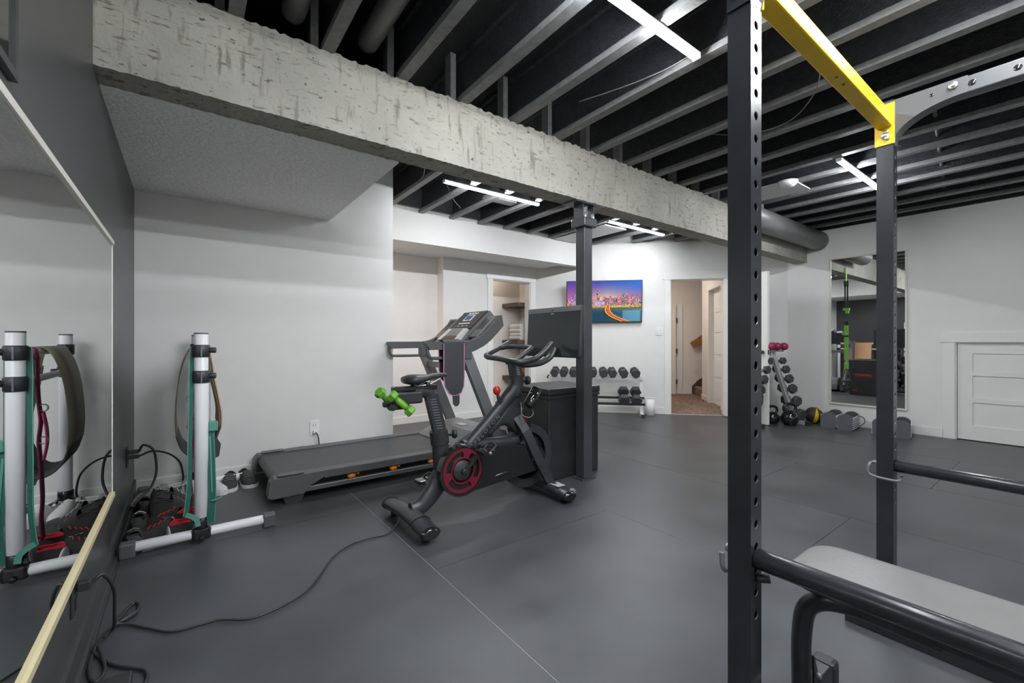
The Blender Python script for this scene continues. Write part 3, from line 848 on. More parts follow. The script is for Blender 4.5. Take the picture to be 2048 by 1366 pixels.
# ================================================================ BENCH + RAIL
t = thing('weight_bench', 'flat weight bench with grey padded top and curved black leg', 'bench', (1.53, 0.0, 0))
def padpoly(x0, x1, y0, y1, r, n=7):
    P = []
    for cx, cy, a0 in ((x1 - r, y1 - r, 0), (x0 + r, y1 - r, 90), (x0 + r, y0 + r, 180), (x1 - r, y0 + r, 270)):
        for k in range(n + 1):
            a = R(a0 + 90 * k / n)
            P.append((cx + r * math.cos(a), cy + r * math.sin(a)))
    return P
bx0, bx1, by0, by1 = 1.385, 1.665, -0.62, 0.545
m = M()
rings = [(0.004, 0.410), (0.0, 0.418), (0.0, 0.432), (0.006, 0.443), (0.018, 0.451), (0.04, 0.4535)]
allv = []
for ins, z in rings:
    allv += [(x, y, z) for x, y in padpoly(bx0 + ins, bx1 - ins, by0 + ins, by1 - ins, 0.085 - ins)]
n = len(allv) // len(rings)
fs = [tuple(range(n))[::-1], tuple(range((len(rings) - 1) * n, len(rings) * n))]
for i in range(len(rings) - 1):
    for k in range(n): fs.append((i * n + k, i * n + (k + 1) % n, (i + 1) * n + (k + 1) % n, (i + 1) * n + k))
m.add(allv, fs, True)
m.build('pad', 'bench', t)
M().prism(padpoly(bx0 + 0.012, bx1 - 0.012, by0 + 0.012, by1 - 0.012, 0.07), 0.400, 0.410, 'z').build('pad_board', 'blackplastic', t)
for sy, y0 in ((1, 0.515), (-1, -0.56)):
    M().tube(bez([(1.462, y0 - sy * 0.30, 0.374), (1.462, y0 - sy * 0.12, 0.374), (1.462, y0 - sy * 0.025, 0.335), (1.462, y0, 0.24), (1.462, y0, 0.06)], 6), 0.026, 14).build('leg', 'blackpaint', t)
    f_ = M().rbox(1.27, 1.625, y0 - 0.03, y0 + 0.03, 0.02, 0.08, 0.008).build('foot_bar', 'blackpaint', t)
    for xa in (1.62, 1.225):
        M().rbox(xa, xa + 0.055, y0 - 0.034, y0 + 0.034, 0.0, 0.084, 0.014).build('rubber_cap', 'blackplastic', f_)
    M().prism([(1.49, 0.08), (1.53, 0.08), (1.488, 0.17), (1.484, 0.17)], y0 - 0.024, y0 - 0.018, 'y').build('gusset', 'blackpaint', t)
    M().cyl((1.50, y0 - 0.024, 0.11), (1.50, y0 - 0.038, 0.11), 0.008, 6).build('bolt', 'galv', t)
M().rbox(1.44, 1.485, -0.32, 0.25, 0.365, 0.400, 0.005).build('spine', 'blackpaint', t)

t = thing('floor_rail', 'black notched steel rail lying on the floor below the bench', 'rail', (2.12, 0.0, 0))
M().rbox(2.085, 2.145, -0.68, 0.585, 0.0, 0.05, 0.004).build('tube', 'blackpaint', t)
M().rbox(2.095, 2.135, 0.28, 0.36, 0.05, 0.062, 0.003).build('bracket', 'midgrey', t)
M().cyl((2.115, 0.50, 0.0495), (2.115, 0.50, 0.051), 0.009, 12).build('hole', 'glossblack', t)

# ================================================================ PLYO BOX
t = thing('storage_box', 'tall black plyometric box with a lid behind the steel column', 'box', (2.56, 2.78, 0))
M().rbox(2.270, 2.845, 2.545, 3.02, 0.0, 0.668, 0.012).build('body', 'boxvinyl', t)
M().rbox(2.258, 2.857, 2.533, 3.032, 0.672, 0.728, 0.014).build('lid', 'boxvinyl', t)
M().rbox(2.263, 2.852, 2.538, 3.027, 0.645, 0.672, 0.004).build('lid_lip', 'boxvinyl', t)
BX = frame((2.8455, 2.78, 0.42), (0, 1, 0), (0, 0, 1), (1, 0, 0))
mk = M()
rr = random.Random(5)
xs = -0.13
for k in range(9):                       # red lettering too blurred to read: a row of slanted strokes
    hh = rr.choice([0.028, 0.034, 0.04])
    mk.add([(xs, -hh / 2, 0), (xs + 0.02, -hh / 2, 0), (xs + 0.028, hh / 2, 0), (xs + 0.008, hh / 2, 0)], [(0, 1, 2, 3)])
    mk.add([(xs + 0.012, -0.006, 0), (xs + 0.034, -0.006, 0), (xs + 0.036, 0.004, 0), (xs + 0.014, 0.004, 0)], [(0, 1, 2, 3)])
    xs += 0.031
mk.add([(-0.14, -0.045, 0), (0.14, -0.045, 0), (0.142, -0.039, 0), (-0.138, -0.039, 0)], [(0, 1, 2, 3)])
mk.xf(BX).build('red_print', 'red', t)
text_mesh('30', 0.075, frame((2.8455, 2.92, 0.10), (0, 1, 0), (0, 0, 1), (1, 0, 0)), 'red', 'red_number', t)

# ================================================================ TREADMILL
TR = thing('treadmill', 'grey folding treadmill with sloped console beside the white wall', 'treadmill', (1.4, 3.68, 0))
for ya, yb_ in ((3.25, 3.345), (4.015, 4.11)):
    M().prism([(0.436, 0.068), (0.450, 0.160), (0.475, 0.185), (0.83, 0.192), (0.79, 0.150), (0.70, 0.105), (0.655, 0.058), (0.46, 0.055)], ya - 0.004, yb_ + 0.004, 'y').build('rear_cap', 'darkgrey', TR)
    M().rbox(0.50, 0.66, ya + 0.012, yb_ - 0.02, 0.192, 0.200, 0.003).build('cap_ridge', 'darkgrey', TR)
    M().prism([(0.53, 0.056), (0.66, 0.056), (0.645, 0.012), (0.62, 0.0), (0.56, 0.0), (0.54, 0.012)], ya + 0.01, yb_ - 0.01, 'y').build('rear_foot', 'blackplastic', TR)
    M().rbox(0.79, 2.12, ya + 0.002, yb_, 0.135, 0.192, 0.006).build('foot_rail', 'darkgrey', TR)
    yi = ya + 0.02 if ya < 3.5 else ya + 0.04
    M().box(0.66, 2.12, yi, yi + 0.035, 0.060, 0.092).build('lower_rail', 'darkgrey', TR)
    M().box(0.69, 2.12, yi - 0.003 if ya < 3.5 else yi + 0.035, yi if ya < 3.5 else yi + 0.038, 0.088, 0.092).build('rail_trim', 'silver', TR)
    for xc in (0.985, 1.305, 1.63):
        cu = M().ball((xc, yi + 0.012, 0.113), 0.024, 12, 8, (1.35, 0.9, 0.9))
        cu.ball((xc + 0.048, yi + 0.018, 0.120), 0.012, 8, 6)
        cu.build('orange_cushion', 'orange', TR)
M().box(0.60, 2.2, 3.36, 4.0, 0.075, 0.150).build('deck', 'blackplastic', TR)
bp = []
for k in range(9):
    a = PI / 2 + PI * k / 8
    bp.append((0.505 + 0.038 * math.cos(a), 0.143 + 0.038 * math.sin(a)))
bp += [(0.60, 0.100), (0.60, 0.155), (1.95, 0.155), (1.95, 0.181)]
M().prism(bp, 3.352, 4.008, 'y').build('belt', mat('treadmill_belt', (0.052, 0.054, 0.057), 0.45, bump=0.2, bscale=400), TR)
M().prism([(1.86, 0.05), (1.86, 0.190), (1.90, 0.215), (2.06, 0.290), (2.30, 0.300), (2.44, 0.255), (2.48, 0.16), (2.48, 0.05)], 3.345, 4.015, 'y').build('motor_hood', 'midgrey', TR)
M().box(2.12, 2.19, 3.62, 3.74, 0.2935, 0.2985).build('hood_badge', 'silver', TR)
for y in (3.262, 4.098):
    M().box(2.15, 2.47, y - 0.03, y + 0.03, 0.03, 0.15).build('upright_base', 'darkgrey', TR)
    M().rtube([(2.36, y, 0.06), (1.955, y, 0.985)], 0.052, 0.095, up=(1, 0, 0.43)).build('upright', 'midgrey', TR)
    M().cyl((2.42, y - 0.025, 0.035), (2.42, y + 0.025, 0.035), 0.035).build('wheel', 'blackplastic', TR)
    tb = M().prism([(1.562, 1.085), (1.575, 1.098), (1.90, 1.100), (2.0, 1.085), (1.98, 1.035), (1.60, 1.030)], y - 0.026, y + 0.026, 'y').build('handle', 'darkgrey', TR)
    M().tube(bez([(1.583, y, 1.045), (1.592, y, 0.995), (1.615, y, 0.965), (1.70, y, 0.960), (1.955, y, 0.960)], 5), 0.014, 10).build('lower_grip', 'darkgrey', tb)
    M().rbox(1.905, 1.995, y - 0.034, y + 0.034, 0.945, 1.06, 0.008).build('joint_cover', 'darkgrey', TR)
    arm = [(1.93, 1.098), (2.02, 1.115), (2.10, 1.150), (2.17, 1.205), (2.235, 1.275), (2.275, 1.335), (2.315, 1.340), (2.335, 1.245), (2.27, 1.180), (2.20, 1.115), (2.12, 1.060), (2.03, 1.020), (1.96, 1.000)]
    M().prism(arm, y - 0.03, y + 0.03, 'y').build('side_arm', 'darkgrey', TR)
M().rbox(1.975, 2.005, 3.27, 4.09, 0.845, 0.900, 0.005).build('cross_brace', 'midgrey', TR)
su = Vector((0.32, 0, 0.292)).normalized(); sn = Vector((-0.292, 0, 0.32)).normalized()
CX = frame((2.005, 3.68, 1.098), (0, -1, 0), su, sn)       # console frame: x to user's right, y up the slope, z out
co = M()
poly = [(-0.275, 0.0), (0.275, 0.0), (0.275, 0.30), (0.235, 0.44), (-0.235, 0.44), (-0.275, 0.30)]
co.prism(poly, -0.075, 0.0, 'z'); co.xf(CX)
co = co.build('console', 'darkgrey', TR)
M().prism([(-0.20, 0.175), (0.20, 0.175), (0.215, 0.43), (-0.215, 0.43)], 0.0, 0.012, 'z').xf(CX).build('display_panel', 'blackplastic', co)
M().rbox(-0.075, 0.075, 0.285, 0.375, 0.012, 0.018, 0.002).xf(CX).build('display_bezel', 'silver', co)
M().box(-0.055, 0.055, 0.298, 0.362, 0.018, 0.0195).xf(CX).build('display', 'lcd', co)
for k in range(9):
    M().box(-0.125 + k * 0.030, -0.108 + k * 0.030, 0.243, 0.256, 0.012, 0.016).xf(CX).build('button', 'redgloss' if k in (0, 8) else 'whiteplastic', co)
for k in range(6):
    M().box(-0.11 + k * 0.039, -0.088 + k * 0.039, 0.205, 0.216, 0.012, 0.016).xf(CX).build('button', 'brassy' if k % 2 else 'midgrey', co)
M().prism([(-0.215, 0.012), (0.215, 0.012), (0.180, 0.165), (-0.180, 0.165)], 0.0, 0.022, 'z').xf(CX).build('book_rest', 'silver', co)
M().prism([(-0.115, 0.060), (0.115, 0.060), (0.105, 0.158), (-0.105, 0.158)], 0.022, 0.025, 'z').xf(CX).build('rest_pad', 'midgrey', co)
M().prism([(-0.125, 0.016), (0.125, 0.016), (0.120, 0.052), (-0.120, 0.052)], 0.022, 0.026, 'z').xf(CX).build('keypad', 'walnut', co)
for sx in (-1, 1):
    M().rbox(sx * 0.34 - 0.065, sx * 0.34 + 0.065, 0.07, 0.36, -0.075, -0.004, 0.012).xf(CX).build('cup_holder', 'darkgrey', co)
    M().rbox(sx * 0.34 - 0.045, sx * 0.34 + 0.045, 0.18, 0.33, -0.006, -0.001, 0.002).xf(CX).build('cup_well', 'glossblack', co)
text_mesh('NordicTrack', 0.034, CX @ Matrix.Translation((0, 0.402, 0.013)), 'whiteplastic', 'maker_lettering', co)

# neoprene waist belt draped over the near handle
t = thing('waist_belt', 'black neoprene waist belt with pink piping hung over the treadmill handle', 'belt', (1.82, 3.24, 0.6))
def drape(outline, y, th=0.006):
    return M().prism(outline, y, y + th, 'y')
fr = [(1.716, 1.085), (1.716, 0.80), (1.728, 0.72), (1.765, 0.665), (1.80, 0.645), (1.845, 0.645), (1.885, 0.665), (1.908, 0.72), (1.912, 0.80), (1.912, 1.085)]
drape(fr, 3.222).build('front_drop', 'neoprene', t)
bk = [(1.716, 1.085), (1.716, 0.86), (1.74, 0.78), (1.80, 0.74), (1.85, 0.74), (1.90, 0.80), (1.912, 0.86), (1.912, 1.085)]
drape(bk, 3.302).build('back_drop', 'neoprene', t)
top = [(3.222, 1.085)] + [(3.265 - 0.043 * math.cos(PI * k / 8), 1.092 + 0.022 * math.sin(PI * k / 8)) for k in range(9)] + [(3.308, 1.085)]
inn = [(3.302, 1.085)] + [(3.265 + 0.037 * math.cos(PI * k / 8), 1.092 + 0.016 * math.sin(PI * k / 8)) for k in range(9)] + [(3.228, 1.085)]
M().prism(top + inn, 1.716, 1.912, 'x').build('top_fold', 'neoprene', t)
M().tube([(x, 3.223, z) for x, z in fr], 0.0045, 6).build('piping', 'pinkpipe', t)
M().tube([(x, 3.306, z) for x, z in bk], 0.0045, 6).build('piping', 'pinkpipe', t)
M().prism([(1.80, 0.645), (1.805, 0.575), (1.825, 0.552), (1.85, 0.552), (1.868, 0.575), (1.868, 0.65)], 3.225, 3.229, 'y').build('closure_tab', 'neoprene', t)

# ================================================================ EXERCISE BIKE
YC = 2.42
BK = thing('exercise_bike', 'black spin bike with a large blank touchscreen and burgundy crank disc', 'exercise bike', (1.58, YC, 0))
def oval(path, r, sq, m, name, par=BK, seg=18, up=None):
    return M().tube(path, r, seg, sq=sq, up=up).build(name, m, par)
# stabilisers
def stabil(x, y0, y1, zc, name):
    n = 13
    P = []; rr_ = []
    for i in range(n):
        q = i / (n - 1)
        P.append((x, y0 + (y1 - y0) * q, zc + 0.022 * math.sin(PI * q)))
        rr_.append(0.056 if 0 < i < n - 1 else 0.053)
    s_ = M().tube(P, rr_, 18, sq=(0.62, 1.05)).build(name, 'satinblack', BK)
    for yy, sg in ((y0, -1), (y1, 1)):
        M().tube([(x, yy, zc), (x, yy + sg * 0.012, zc - 0.002), (x, yy + sg * 0.022, zc - 0.004)], [0.057, 0.056, 0.044], 18, sq=(0.64, 1.05)).build('end_cap', 'glossblack', s_)
        M().cyl((x, yy - sg * 0.05, 0.0), (x, yy - sg * 0.05, zc - 0.02), 0.022, 12).build('levelling_foot', 'blackplastic', s_)
    return s_
rs_ = stabil(1.06, 2.15, 2.70, 0.062, 'rear_stabiliser')
fs_ = stabil(2.085, 2.13, 2.70, 0.052, 'front_stabiliser')
M().tube([(1.06, 2.262, 0.082), (1.06, 2.268, 0.082)], 0.0575, 18, sq=(0.63, 1.06)).build('band', 'glossblack', rs_)
M().box(2.052, 2.120, 2.20, 2.29, 0.0985, 0.1005).build('step_label', 'silver', fs_)
for yy in (2.16, 2.68):
    M().cyl((2.155, yy, 0.045), (2.155, yy + 0.025, 0.045), 0.032, 18).build('transport_wheel', 'galv', fs_)
# frame
oval(bez([(1.07, YC, 0.10), (1.14, YC, 0.115), (1.22, YC, 0.19), (1.275, YC, 0.28)], 5), [0.045 + 0.0012 * i for i in range(16)], (1, 0.85), 'satinblack', 'rear_leg')
oval([(1.285, YC, 0.24), (1.275, YC, 0.36), (1.262, YC, 0.475)], [0.060, 0.056, 0.052], (1, 0.9), 'satinblack', 'seat_tube')
oval([(1.263, YC, 0.47), (1.252, YC, 0.550)], 0.058, (1, 0.95), 'blackplastic', 'seat_clamp')
kn = M().cyl((1.30, YC - 0.01, 0.525), (1.345, YC - 0.02, 0.522), 0.012)
kn.lathe([(0.012, 0), (0.027, 0.006), (0.03, 0.016), (0.026, 0.028), (0.0001, 0.03)], 14, Matrix.Translation((1.335, YC - 0.018, 0.5225)) @ rot_between((1, -0.2, 0)))
kn.build('seat_knob', 'blackplastic', BK)
M().rtube([(1.258, YC, 0.545), (1.200, YC, 0.775)], 0.042, 0.078, up=(1, 0, 0.2)).build('seat_post', 'satinblack', BK)
for k in range(12):
    q = 0.02 + k * 0.0165
    x = 1.258 - 0.058 * (q / 0.23); z = 0.545 + q
    M().box(x - 0.022, x + 0.018, YC - 0.0222, YC - 0.0208, z, z + 0.005).build('scale_mark', 'midgrey', BK)
oval(bez([(1.20, YC, 0.755), (1.185, YC, 0.787), (1.14, YC, 0.80), (1.09, YC, 0.80)], 5), 0.042, (0.9, 0.62), 'satinblack', 'post_elbow', up=(1, 0, 0.3))
M().rbox(0.955, 1.235, YC - 0.024, YC + 0.024, 0.808, 0.838, 0.006).build('saddle_slider', 'glossblack', BK)
M().rbox(0.965, 1.13, YC - 0.045, YC + 0.045, 0.735, 0.808, 0.012).build('weight_cradle', 'blackplastic', BK)
for sy in (-1, 1):
    M().rbox(0.925, 1.03, YC + sy * 0.062 - 0.018, YC + sy * 0.062 + 0.018, 0.715, 0.745, 0.006).build('weight_holder', 'blackplastic', BK)
# saddle: lofted
m = M(); prof = [(1.028, 0.010, 0.878, 0.862), (1.035, 0.070, 0.893, 0.850), (1.07, 0.088, 0.904, 0.842), (1.115, 0.075, 0.903, 0.845), (1.16, 0.045, 0.900, 0.858), (1.21, 0.026, 0.905, 0.870), (1.27, 0.021, 0.908, 0.876), (1.305, 0.015, 0.902, 0.882), (1.315, 0.004, 0.895, 0.888)]
vs = []
for (x, hw, zt, zb) in prof:
    for k in range(14):
        a = 2 * PI * k / 14
        s = math.sin(a); c = math.cos(a)
        vs.append((x, YC + hw * c, (zt + zb) / 2 + (zt - zb) / 2 * (abs(s) ** 0.7) * (1 if s > 0 else -1)))
fs = [tuple(range(14)), tuple(range(8 * 14, 9 * 14))]
for i in range(8):
    for k in range(14): fs.append((i * 14 + k, i * 14 + (k + 1) % 14, (i + 1) * 14 + (k + 1) % 14, (i + 1) * 14 + k))
m.add(vs, fs, True)
sd = m.build('saddle', 'blackplastic', BK)
for sy in (-1, 1):
    M().tube(bez([(1.07, YC + sy * 0.03, 0.850), (1.10, YC + sy * 0.02, 0.838), (1.18, YC + sy * 0.02, 0.842), (1.26, YC + sy * 0.01, 0.874)], 5), 0.005, 8).build('saddle_rail', 'chrome', sd)
M().cyl((1.17, YC - 0.032, 0.842), (1.17, YC + 0.032, 0.842), 0.013).build('rail_clamp', 'blackpaint', sd)
# main tube and belly
oval(bez([(1.40, YC, 0.37), (1.55, YC, 0.495), (1.70, YC, 0.625), (1.80, YC, 0.725), (1.845, YC, 0.775)], 5), [0.046] * 8 + [0.048] * 5 + [0.052] * 5 + [0.05] * 3, (1.0, 0.85), 'satinblack', 'main_tube')
wb = bmesh.new()
wpoly = [(1.585, 0.490), (1.70, 0.60), (1.83, 0.735), (1.885, 0.66), (1.895, 0.57), (1.885, 0.47), (1.845, 0.445), (1.80, 0.50), (1.755, 0.53), (1.70, 0.525), (1.63, 0.475)]
wv = [wb.verts.new((a, YC - 0.036, b)) for a, b in wpoly]
wf = wb.faces.new(wv)
ex = bmesh.ops.extrude_face_region(wb, geom=[wf])
for v in ex['geom']:
    if isinstance(v, bmesh.types.BMVert): v.co.y = YC + 0.036
bmesh.ops.bevel(wb, geom=[e for e in wb.edges if abs(e.verts[0].co.y - e.verts[1].co.y) < 1e-5], offset=0.022, segments=3, profile=0.5, affect='EDGES', clamp_overlap=True)
wb.verts.index_update()
M().add([v.co.copy() for v in wb.verts], [[v.index for v in f.verts] for f in wb.faces], True).build('frame_web', 'satinblack', BK)
wb.free()
for sy, oy in ((-1, 0.112), (1, 0.080)):
    M().rtube(bez([(1.838, YC + sy * 0.018, 0.585), (1.868, YC + sy * oy * 0.80, 0.485), (1.94, YC + sy * oy, 0.325), (2.02, YC + sy * oy, 0.19), (2.085, YC + sy * oy, 0.085)], 5), 0.024, 0.066, up=(1, 0, 0.4)).build('fork_blade', 'satinblack', BK)
oval([(1.42, YC, 0.425), (1.62, YC, 0.415), (1.86, YC, 0.405)], 0.042, (1, 1), 'satinblack', 'chain_stay')
FX = frame((1.585, YC - 0.0425, 0.523), (0.77, 0, 0.64), (-0.64, 0, 0.77), (0, -1, 0))
text_mesh('PELOTON', 0.042, FX, 'midgrey', 'frame_lettering', BK, spacing=1.5)
# belt cover (hull of two discs)
def hull(c1, r1, c2, r2, n=24):
    d = Vector((c2[0] - c1[0], c2[1] - c1[1])); L = d.length; a0 = math.atan2(d.y, d.x); b = math.acos((r1 - r2) / L)
    P = []
    for k in range(n + 1):
        a = a0 + b + (2 * PI - 2 * b) * k / n
        P.append((c1[0] + r1 * math.cos(a), c1[1] + r1 * math.sin(a)))
    for k in range(n + 1):
        a = a0 - b + 2 * b * k / n
        P.append((c2[0] + r2 * math.cos(a), c2[1] + r2 * math.sin(a)))
    return P
CR = (1.362, 0.308); FW = (1.945, 0.292)
M().prism(hull(CR, 0.150, FW, 0.088), YC - 0.098, YC - 0.055, 'y', True).build('belt_cover', 'glossblack', BK)
def ringm(c, ro, ri, y0, y1, a0=0, a1=2 * PI, n=48):
    m = M(); vs = []
    full = abs(a1 - a0 - 2 * PI) < 1e-6
    for k in range(n + (0 if full else 1)):
        a = a0 + (a1 - a0) * k / n
        for (r, y) in ((ri, y0), (ro, y0), (ro, y1), (ri, y1)):
            vs.append((c[0] + r * math.cos(a), y, c[1] + r * math.sin(a)))
    N = len(vs) // 4; fs = []
    for k in range(N if full else N - 1):
        q = (k + 1) % N
        for e in range(4): fs.append((k * 4 + e, k * 4 + (e + 1) % 4, q * 4 + (e + 1) % 4, q * 4 + e))
    return m.add(vs, fs)
dsk = ringm(CR, 0.137, 0.118, YC - 0.110, YC - 0.098).build('crank_disc', 'burgundy', BK)
for k in range(3):
    a = R(75 + 120 * k)
    c, s = math.cos(a), math.sin(a); tx, tz = -s, c
    pts = [(0.078, -0.018), (0.100, -0.020), (0.122, -0.042), (0.122, 0.042), (0.100, 0.020), (0.078, 0.018)]
    M().prism([(CR[0] + p * c + q * tx, CR[1] + p * s + q * tz) for p, q in pts], YC - 0.109, YC - 0.098, 'y').build('disc_arm', 'burgundy', dsk)
ringm(CR, 0.082, 0.074, YC - 0.111, YC - 0.098).build('disc_inner_ring', 'burgundy', dsk)
M().lathe([(0.0001, 0.02), (0.03, 0.018), (0.055, 0.008), (0.074, 0.0)], 28, Matrix.Translation((CR[0], YC - 0.098, CR[1])) @ rot_between((0, -1, 0))).build('disc_hub', 'blackplastic', dsk)
ringm(CR, 0.156, 0.140, YC - 0.112, YC - 0.060).build('cover_rim', 'glossblack', BK)
def crank(sy, ang, name):
    y = YC + sy * 0.125
    e = (CR[0] + 0.165 * math.cos(ang), CR[1] + 0.165 * math.sin(ang))
    k = M().rtube([(CR[0], y, CR[1]), (e[0], y + sy * 0.008, e[1])], 0.016, 0.028, up=(0, 1, 0)).build(name, 'blackpaint', BK)
    h_ = M().cyl((CR[0], YC + sy * 0.10, CR[1]), (CR[0], y + sy * 0.014, CR[1]), 0.018).build('axle_bolt', 'blackpaint', k)
    M().cyl((e[0], y, e[1]), (e[0], y + sy * 0.115, e[1]), 0.009).build('pedal_axle', 'galv', k)
    pd = M().rbox(e[0] - 0.048, e[0] + 0.048, y + sy * 0.065 - 0.042, y + sy * 0.065 + 0.042, e[1] - 0.012, e[1] + 0.012, 0.006)
    pd.build('pedal', 'glossblack', k)
    M().tube(bez([(e[0] - 0.01, y + sy * 0.03, e[1]), (e[0] + 0.045, y + sy * 0.03, e[1] + 0.04), (e[0] + 0.06, y + sy * 0.065, e[1] + 0.035), (e[0] + 0.045, y + sy * 0.10, e[1] + 0.035), (e[0], y + sy * 0.10, e[1])], 4), 0.006, 6).build('toe_cage', 'glossblack', k)
crank(-1, R(44), 'crank_arm'); crank(1, R(224), 'crank_arm')
# flywheel
flw = ringm(FW, 0.222, 0.165, YC - 0.022, YC + 0.022).build('flywheel', 'satinblack', BK)
M().lathe([(0.165, -0.006), (0.165, 0.006), (0.03, 0.016), (0.03, -0.016), (0.165, -0.006)], 40, Matrix.Translation((FW[0], YC, FW[1])) @ rot_between((0, 1, 0))).build('flywheel_disc', 'blackpaint', flw)
M().cyl((FW[0], YC - 0.11, FW[1]), (FW[0], YC + 0.11, FW[1]), 0.024).build('flywheel_axle', 'galv', flw)
M().prism([(1.845, 0.60), (1.90, 0.595), (1.96, 0.545), (1.965, 0.49), (1.90, 0.50), (1.865, 0.545)], YC - 0.032, YC + 0.032, 'y').build('sweat_guard', 'glossblack', BK)
M().prism([(1.878, 0.588), (1.938, 0.560), (1.905, 0.515)], YC - 0.034, YC - 0.0315, 'y').build('guard_decal', 'burgundy', BK)
M().tube(bez([(1.32, YC - 0.03, 0.17), (1.45, YC - 0.055, 0.185), (1.62, YC - 0.085, 0.222), (1.72, YC - 0.09, 0.235)], 5), 0.016, 10).build('lower_brace', 'glossblack', BK)
# head, handlebar post, knob, resistance knob, bottle holder
oval([(1.835, YC, 0.72), (1.860, YC, 0.80), (1.862, YC, 0.855)], [0.05, 0.048, 0.046], (1, 0.9), 'blackplastic', 'head_tube')
M().rtube([(1.860, YC, 0.845), (1.835, YC, 0.965)], 0.05, 0.082, up=(1, 0, 0.2)).build('handlebar_post', 'satinblack', BK)
for k in range(7):
    z = 0.868 + k * 0.012
    M().box(1.846 - k * 0.0025, 1.872 - k * 0.0025, YC - 0.0262, YC - 0.0248, z, z + 0.004).build('scale_mark', 'silver', BK)
kn = M().cyl((1.90, YC, 0.828), (1.945, YC - 0.01, 0.824), 0.012)
kn.lathe([(0.012, 0), (0.03, 0.006), (0.033, 0.018), (0.028, 0.032), (0.0001, 0.034)], 14, Matrix.Translation((1.93, YC - 0.008, 0.825)) @ rot_between((1, -0.2, 0)))
kn.build('handlebar_knob', 'blackplastic', BK)
M().prism([(1.70, 0.615), (1.755, 0.668), (1.728, 0.70), (1.700, 0.685)], YC - 0.03, YC + 0.03, 'y').build('knob_mount', 'blackplastic', BK)
M().cyl((1.713, YC, 0.68), (1.697, YC, 0.745), 0.011).build('knob_stem', 'blackplastic', BK)
M().ball((1.690, YC, 0.768), 0.027, 16, 12, (1, 1, 1.12)).build('resistance_knob', 'redgloss', BK)
bh = M()
bd = (Vector((1.985, YC - 0.075, 0.765)) - Vector((1.90, YC - 0.075, 0.645)))
bh.lathe([(0.0001, 0), (0.034, 0.003), (0.038, 0.012), (0.040, bd.length), (0.036, bd.length), (0.034, 0.02), (0.0001, 0.015)], 22, Matrix.Translation((1.90, YC - 0.075, 0.645)) @ rot_between(bd))
bh.build('bottle_holder', 'glossblack', BK)
M().tube(bez([(1.87, YC - 0.05, 0.64), (1.85, YC - 0.07, 0.60), (1.90, YC - 0.09, 0.575), (1.945, YC - 0.08, 0.60), (1.93, YC - 0.07, 0.645)], 6), 0.003, 6).build('cable', 'greycord', BK)
M().tube(bez([(1.86, YC - 0.05, 0.68), (1.845, YC - 0.075, 0.60), (1.85, YC - 0.08, 0.52)], 6), 0.003, 6).build('cable', 'greycord', BK)
M().rtube([(1.80, YC, 0.955), (1.90, YC, 0.955)], 0.10, 0.03).build('handlebar_clamp', 'blackplastic', BK)
hb = [(1.985, 2.19, 1.092), (1.93, 2.195, 1.04), (1.86, 2.205, 0.990), (1.76, 2.215, 0.968), (1.715, 2.24, 0.968), (1.700, 2.30, 0.975), (1.700, 2.42, 0.985), (1.700, 2.53, 0.990), (1.715, 2.585, 1.0), (1.76, 2.61, 1.015), (1.86, 2.62, 1.055), (1.95, 2.625, 1.092)]
M().tube(bez(hb, 5), 0.0185, 12).build('handlebar', 'satinblack', BK)
M().tube(bez([(1.86, 2.60, 1.052), (1.895, 2.55, 1.062), (1.90, 2.44, 1.062), (1.885, 2.30, 1.060), (1.85, 2.262, 1.045), (1.72, 2.255, 0.972)], 5), 0.0165, 12).build('inner_bar', 'satinblack', BK)
M().tube(bez([(1.84, YC, 0.945), (1.95, YC, 0.935), (2.08, YC, 0.945), (2.17, YC, 0.985), (2.215, YC, 1.05)], 6), [0.030] * 25, 14, sq=(0.75, 1.1)).build('screen_arm', 'satinblack', BK)
SX = frame((2.232, 2.465, 1.172), (0, -1, 0), (0.06, 0, 1), (-1, 0, 0.06))
scr = M().rbox(-0.297, 0.297, -0.19, 0.19, -0.035, 0.0, 0.010).xf(SX).build('touchscreen', 'blackplastic', BK)
M().box(-0.285, 0.285, -0.182, 0.146, 0.0, 0.0015).xf(SX).build('screen_glass', 'screen_off', scr)
M().box(-0.293, 0.293, 0.150, 0.186, 0.0, 0.002).xf(SX).build('speaker_bar', 'midgrey', scr)
M().box(-0.018, 0.018, 0.136, 0.141, 0.0015, 0.0022).xf(SX).build('logo_line', 'silver', scr)
M().lathe([(0.008, 0), (0.008, 0.003)], 12, SX @ Matrix.Translation((0, 0.167, 0.001))).build('camera_lens', 'glossblack', scr)
M().rbox(-0.09, 0.09, -0.13, -0.02, -0.075, -0.035, 0.01).xf(SX).build('screen_mount', 'blackplastic', scr)

# ================================================================ DUMBBELLS
def make_dumbbell(name, label, r, hl, gl, hm, gm, seg=6, gr=0.014, cat='dumbbell'):
    """axis along local x, lying with a flat side down, origin at the middle of the handle"""
    t = thing(name, label, cat)
    ph = PI / 6 if seg == 6 else 0
    for sg in (-1, 1):
        X = Matrix.Translation((sg * gl / 2, 0, 0)) @ rot_between((sg, 0, 0))
        b = min(0.012, hl * 0.2)
        pr = [(gr * 1.3, 0), (r * 0.82, 0.002), (r, b), (r, hl - b), (r * 0.82, hl), (0.0001, hl)] if seg == 6 else [(max(0.0001, r * math.sin(PI * q / 10)), r - r * math.cos(PI * q / 10)) for q in range(1, 11)]
        M().lathe(pr, seg, X, smooth=(seg > 8), ph=ph).build('head', hm, t, local=True)
    M().lathe([(gr * 0.85, -gl / 2), (gr, -gl / 4), (gr * 1.1, 0), (gr, gl / 4), (gr * 0.85, gl / 2)], 12, rot_between((1, 0, 0))).build('handle', gm, t, local=True)
    return t
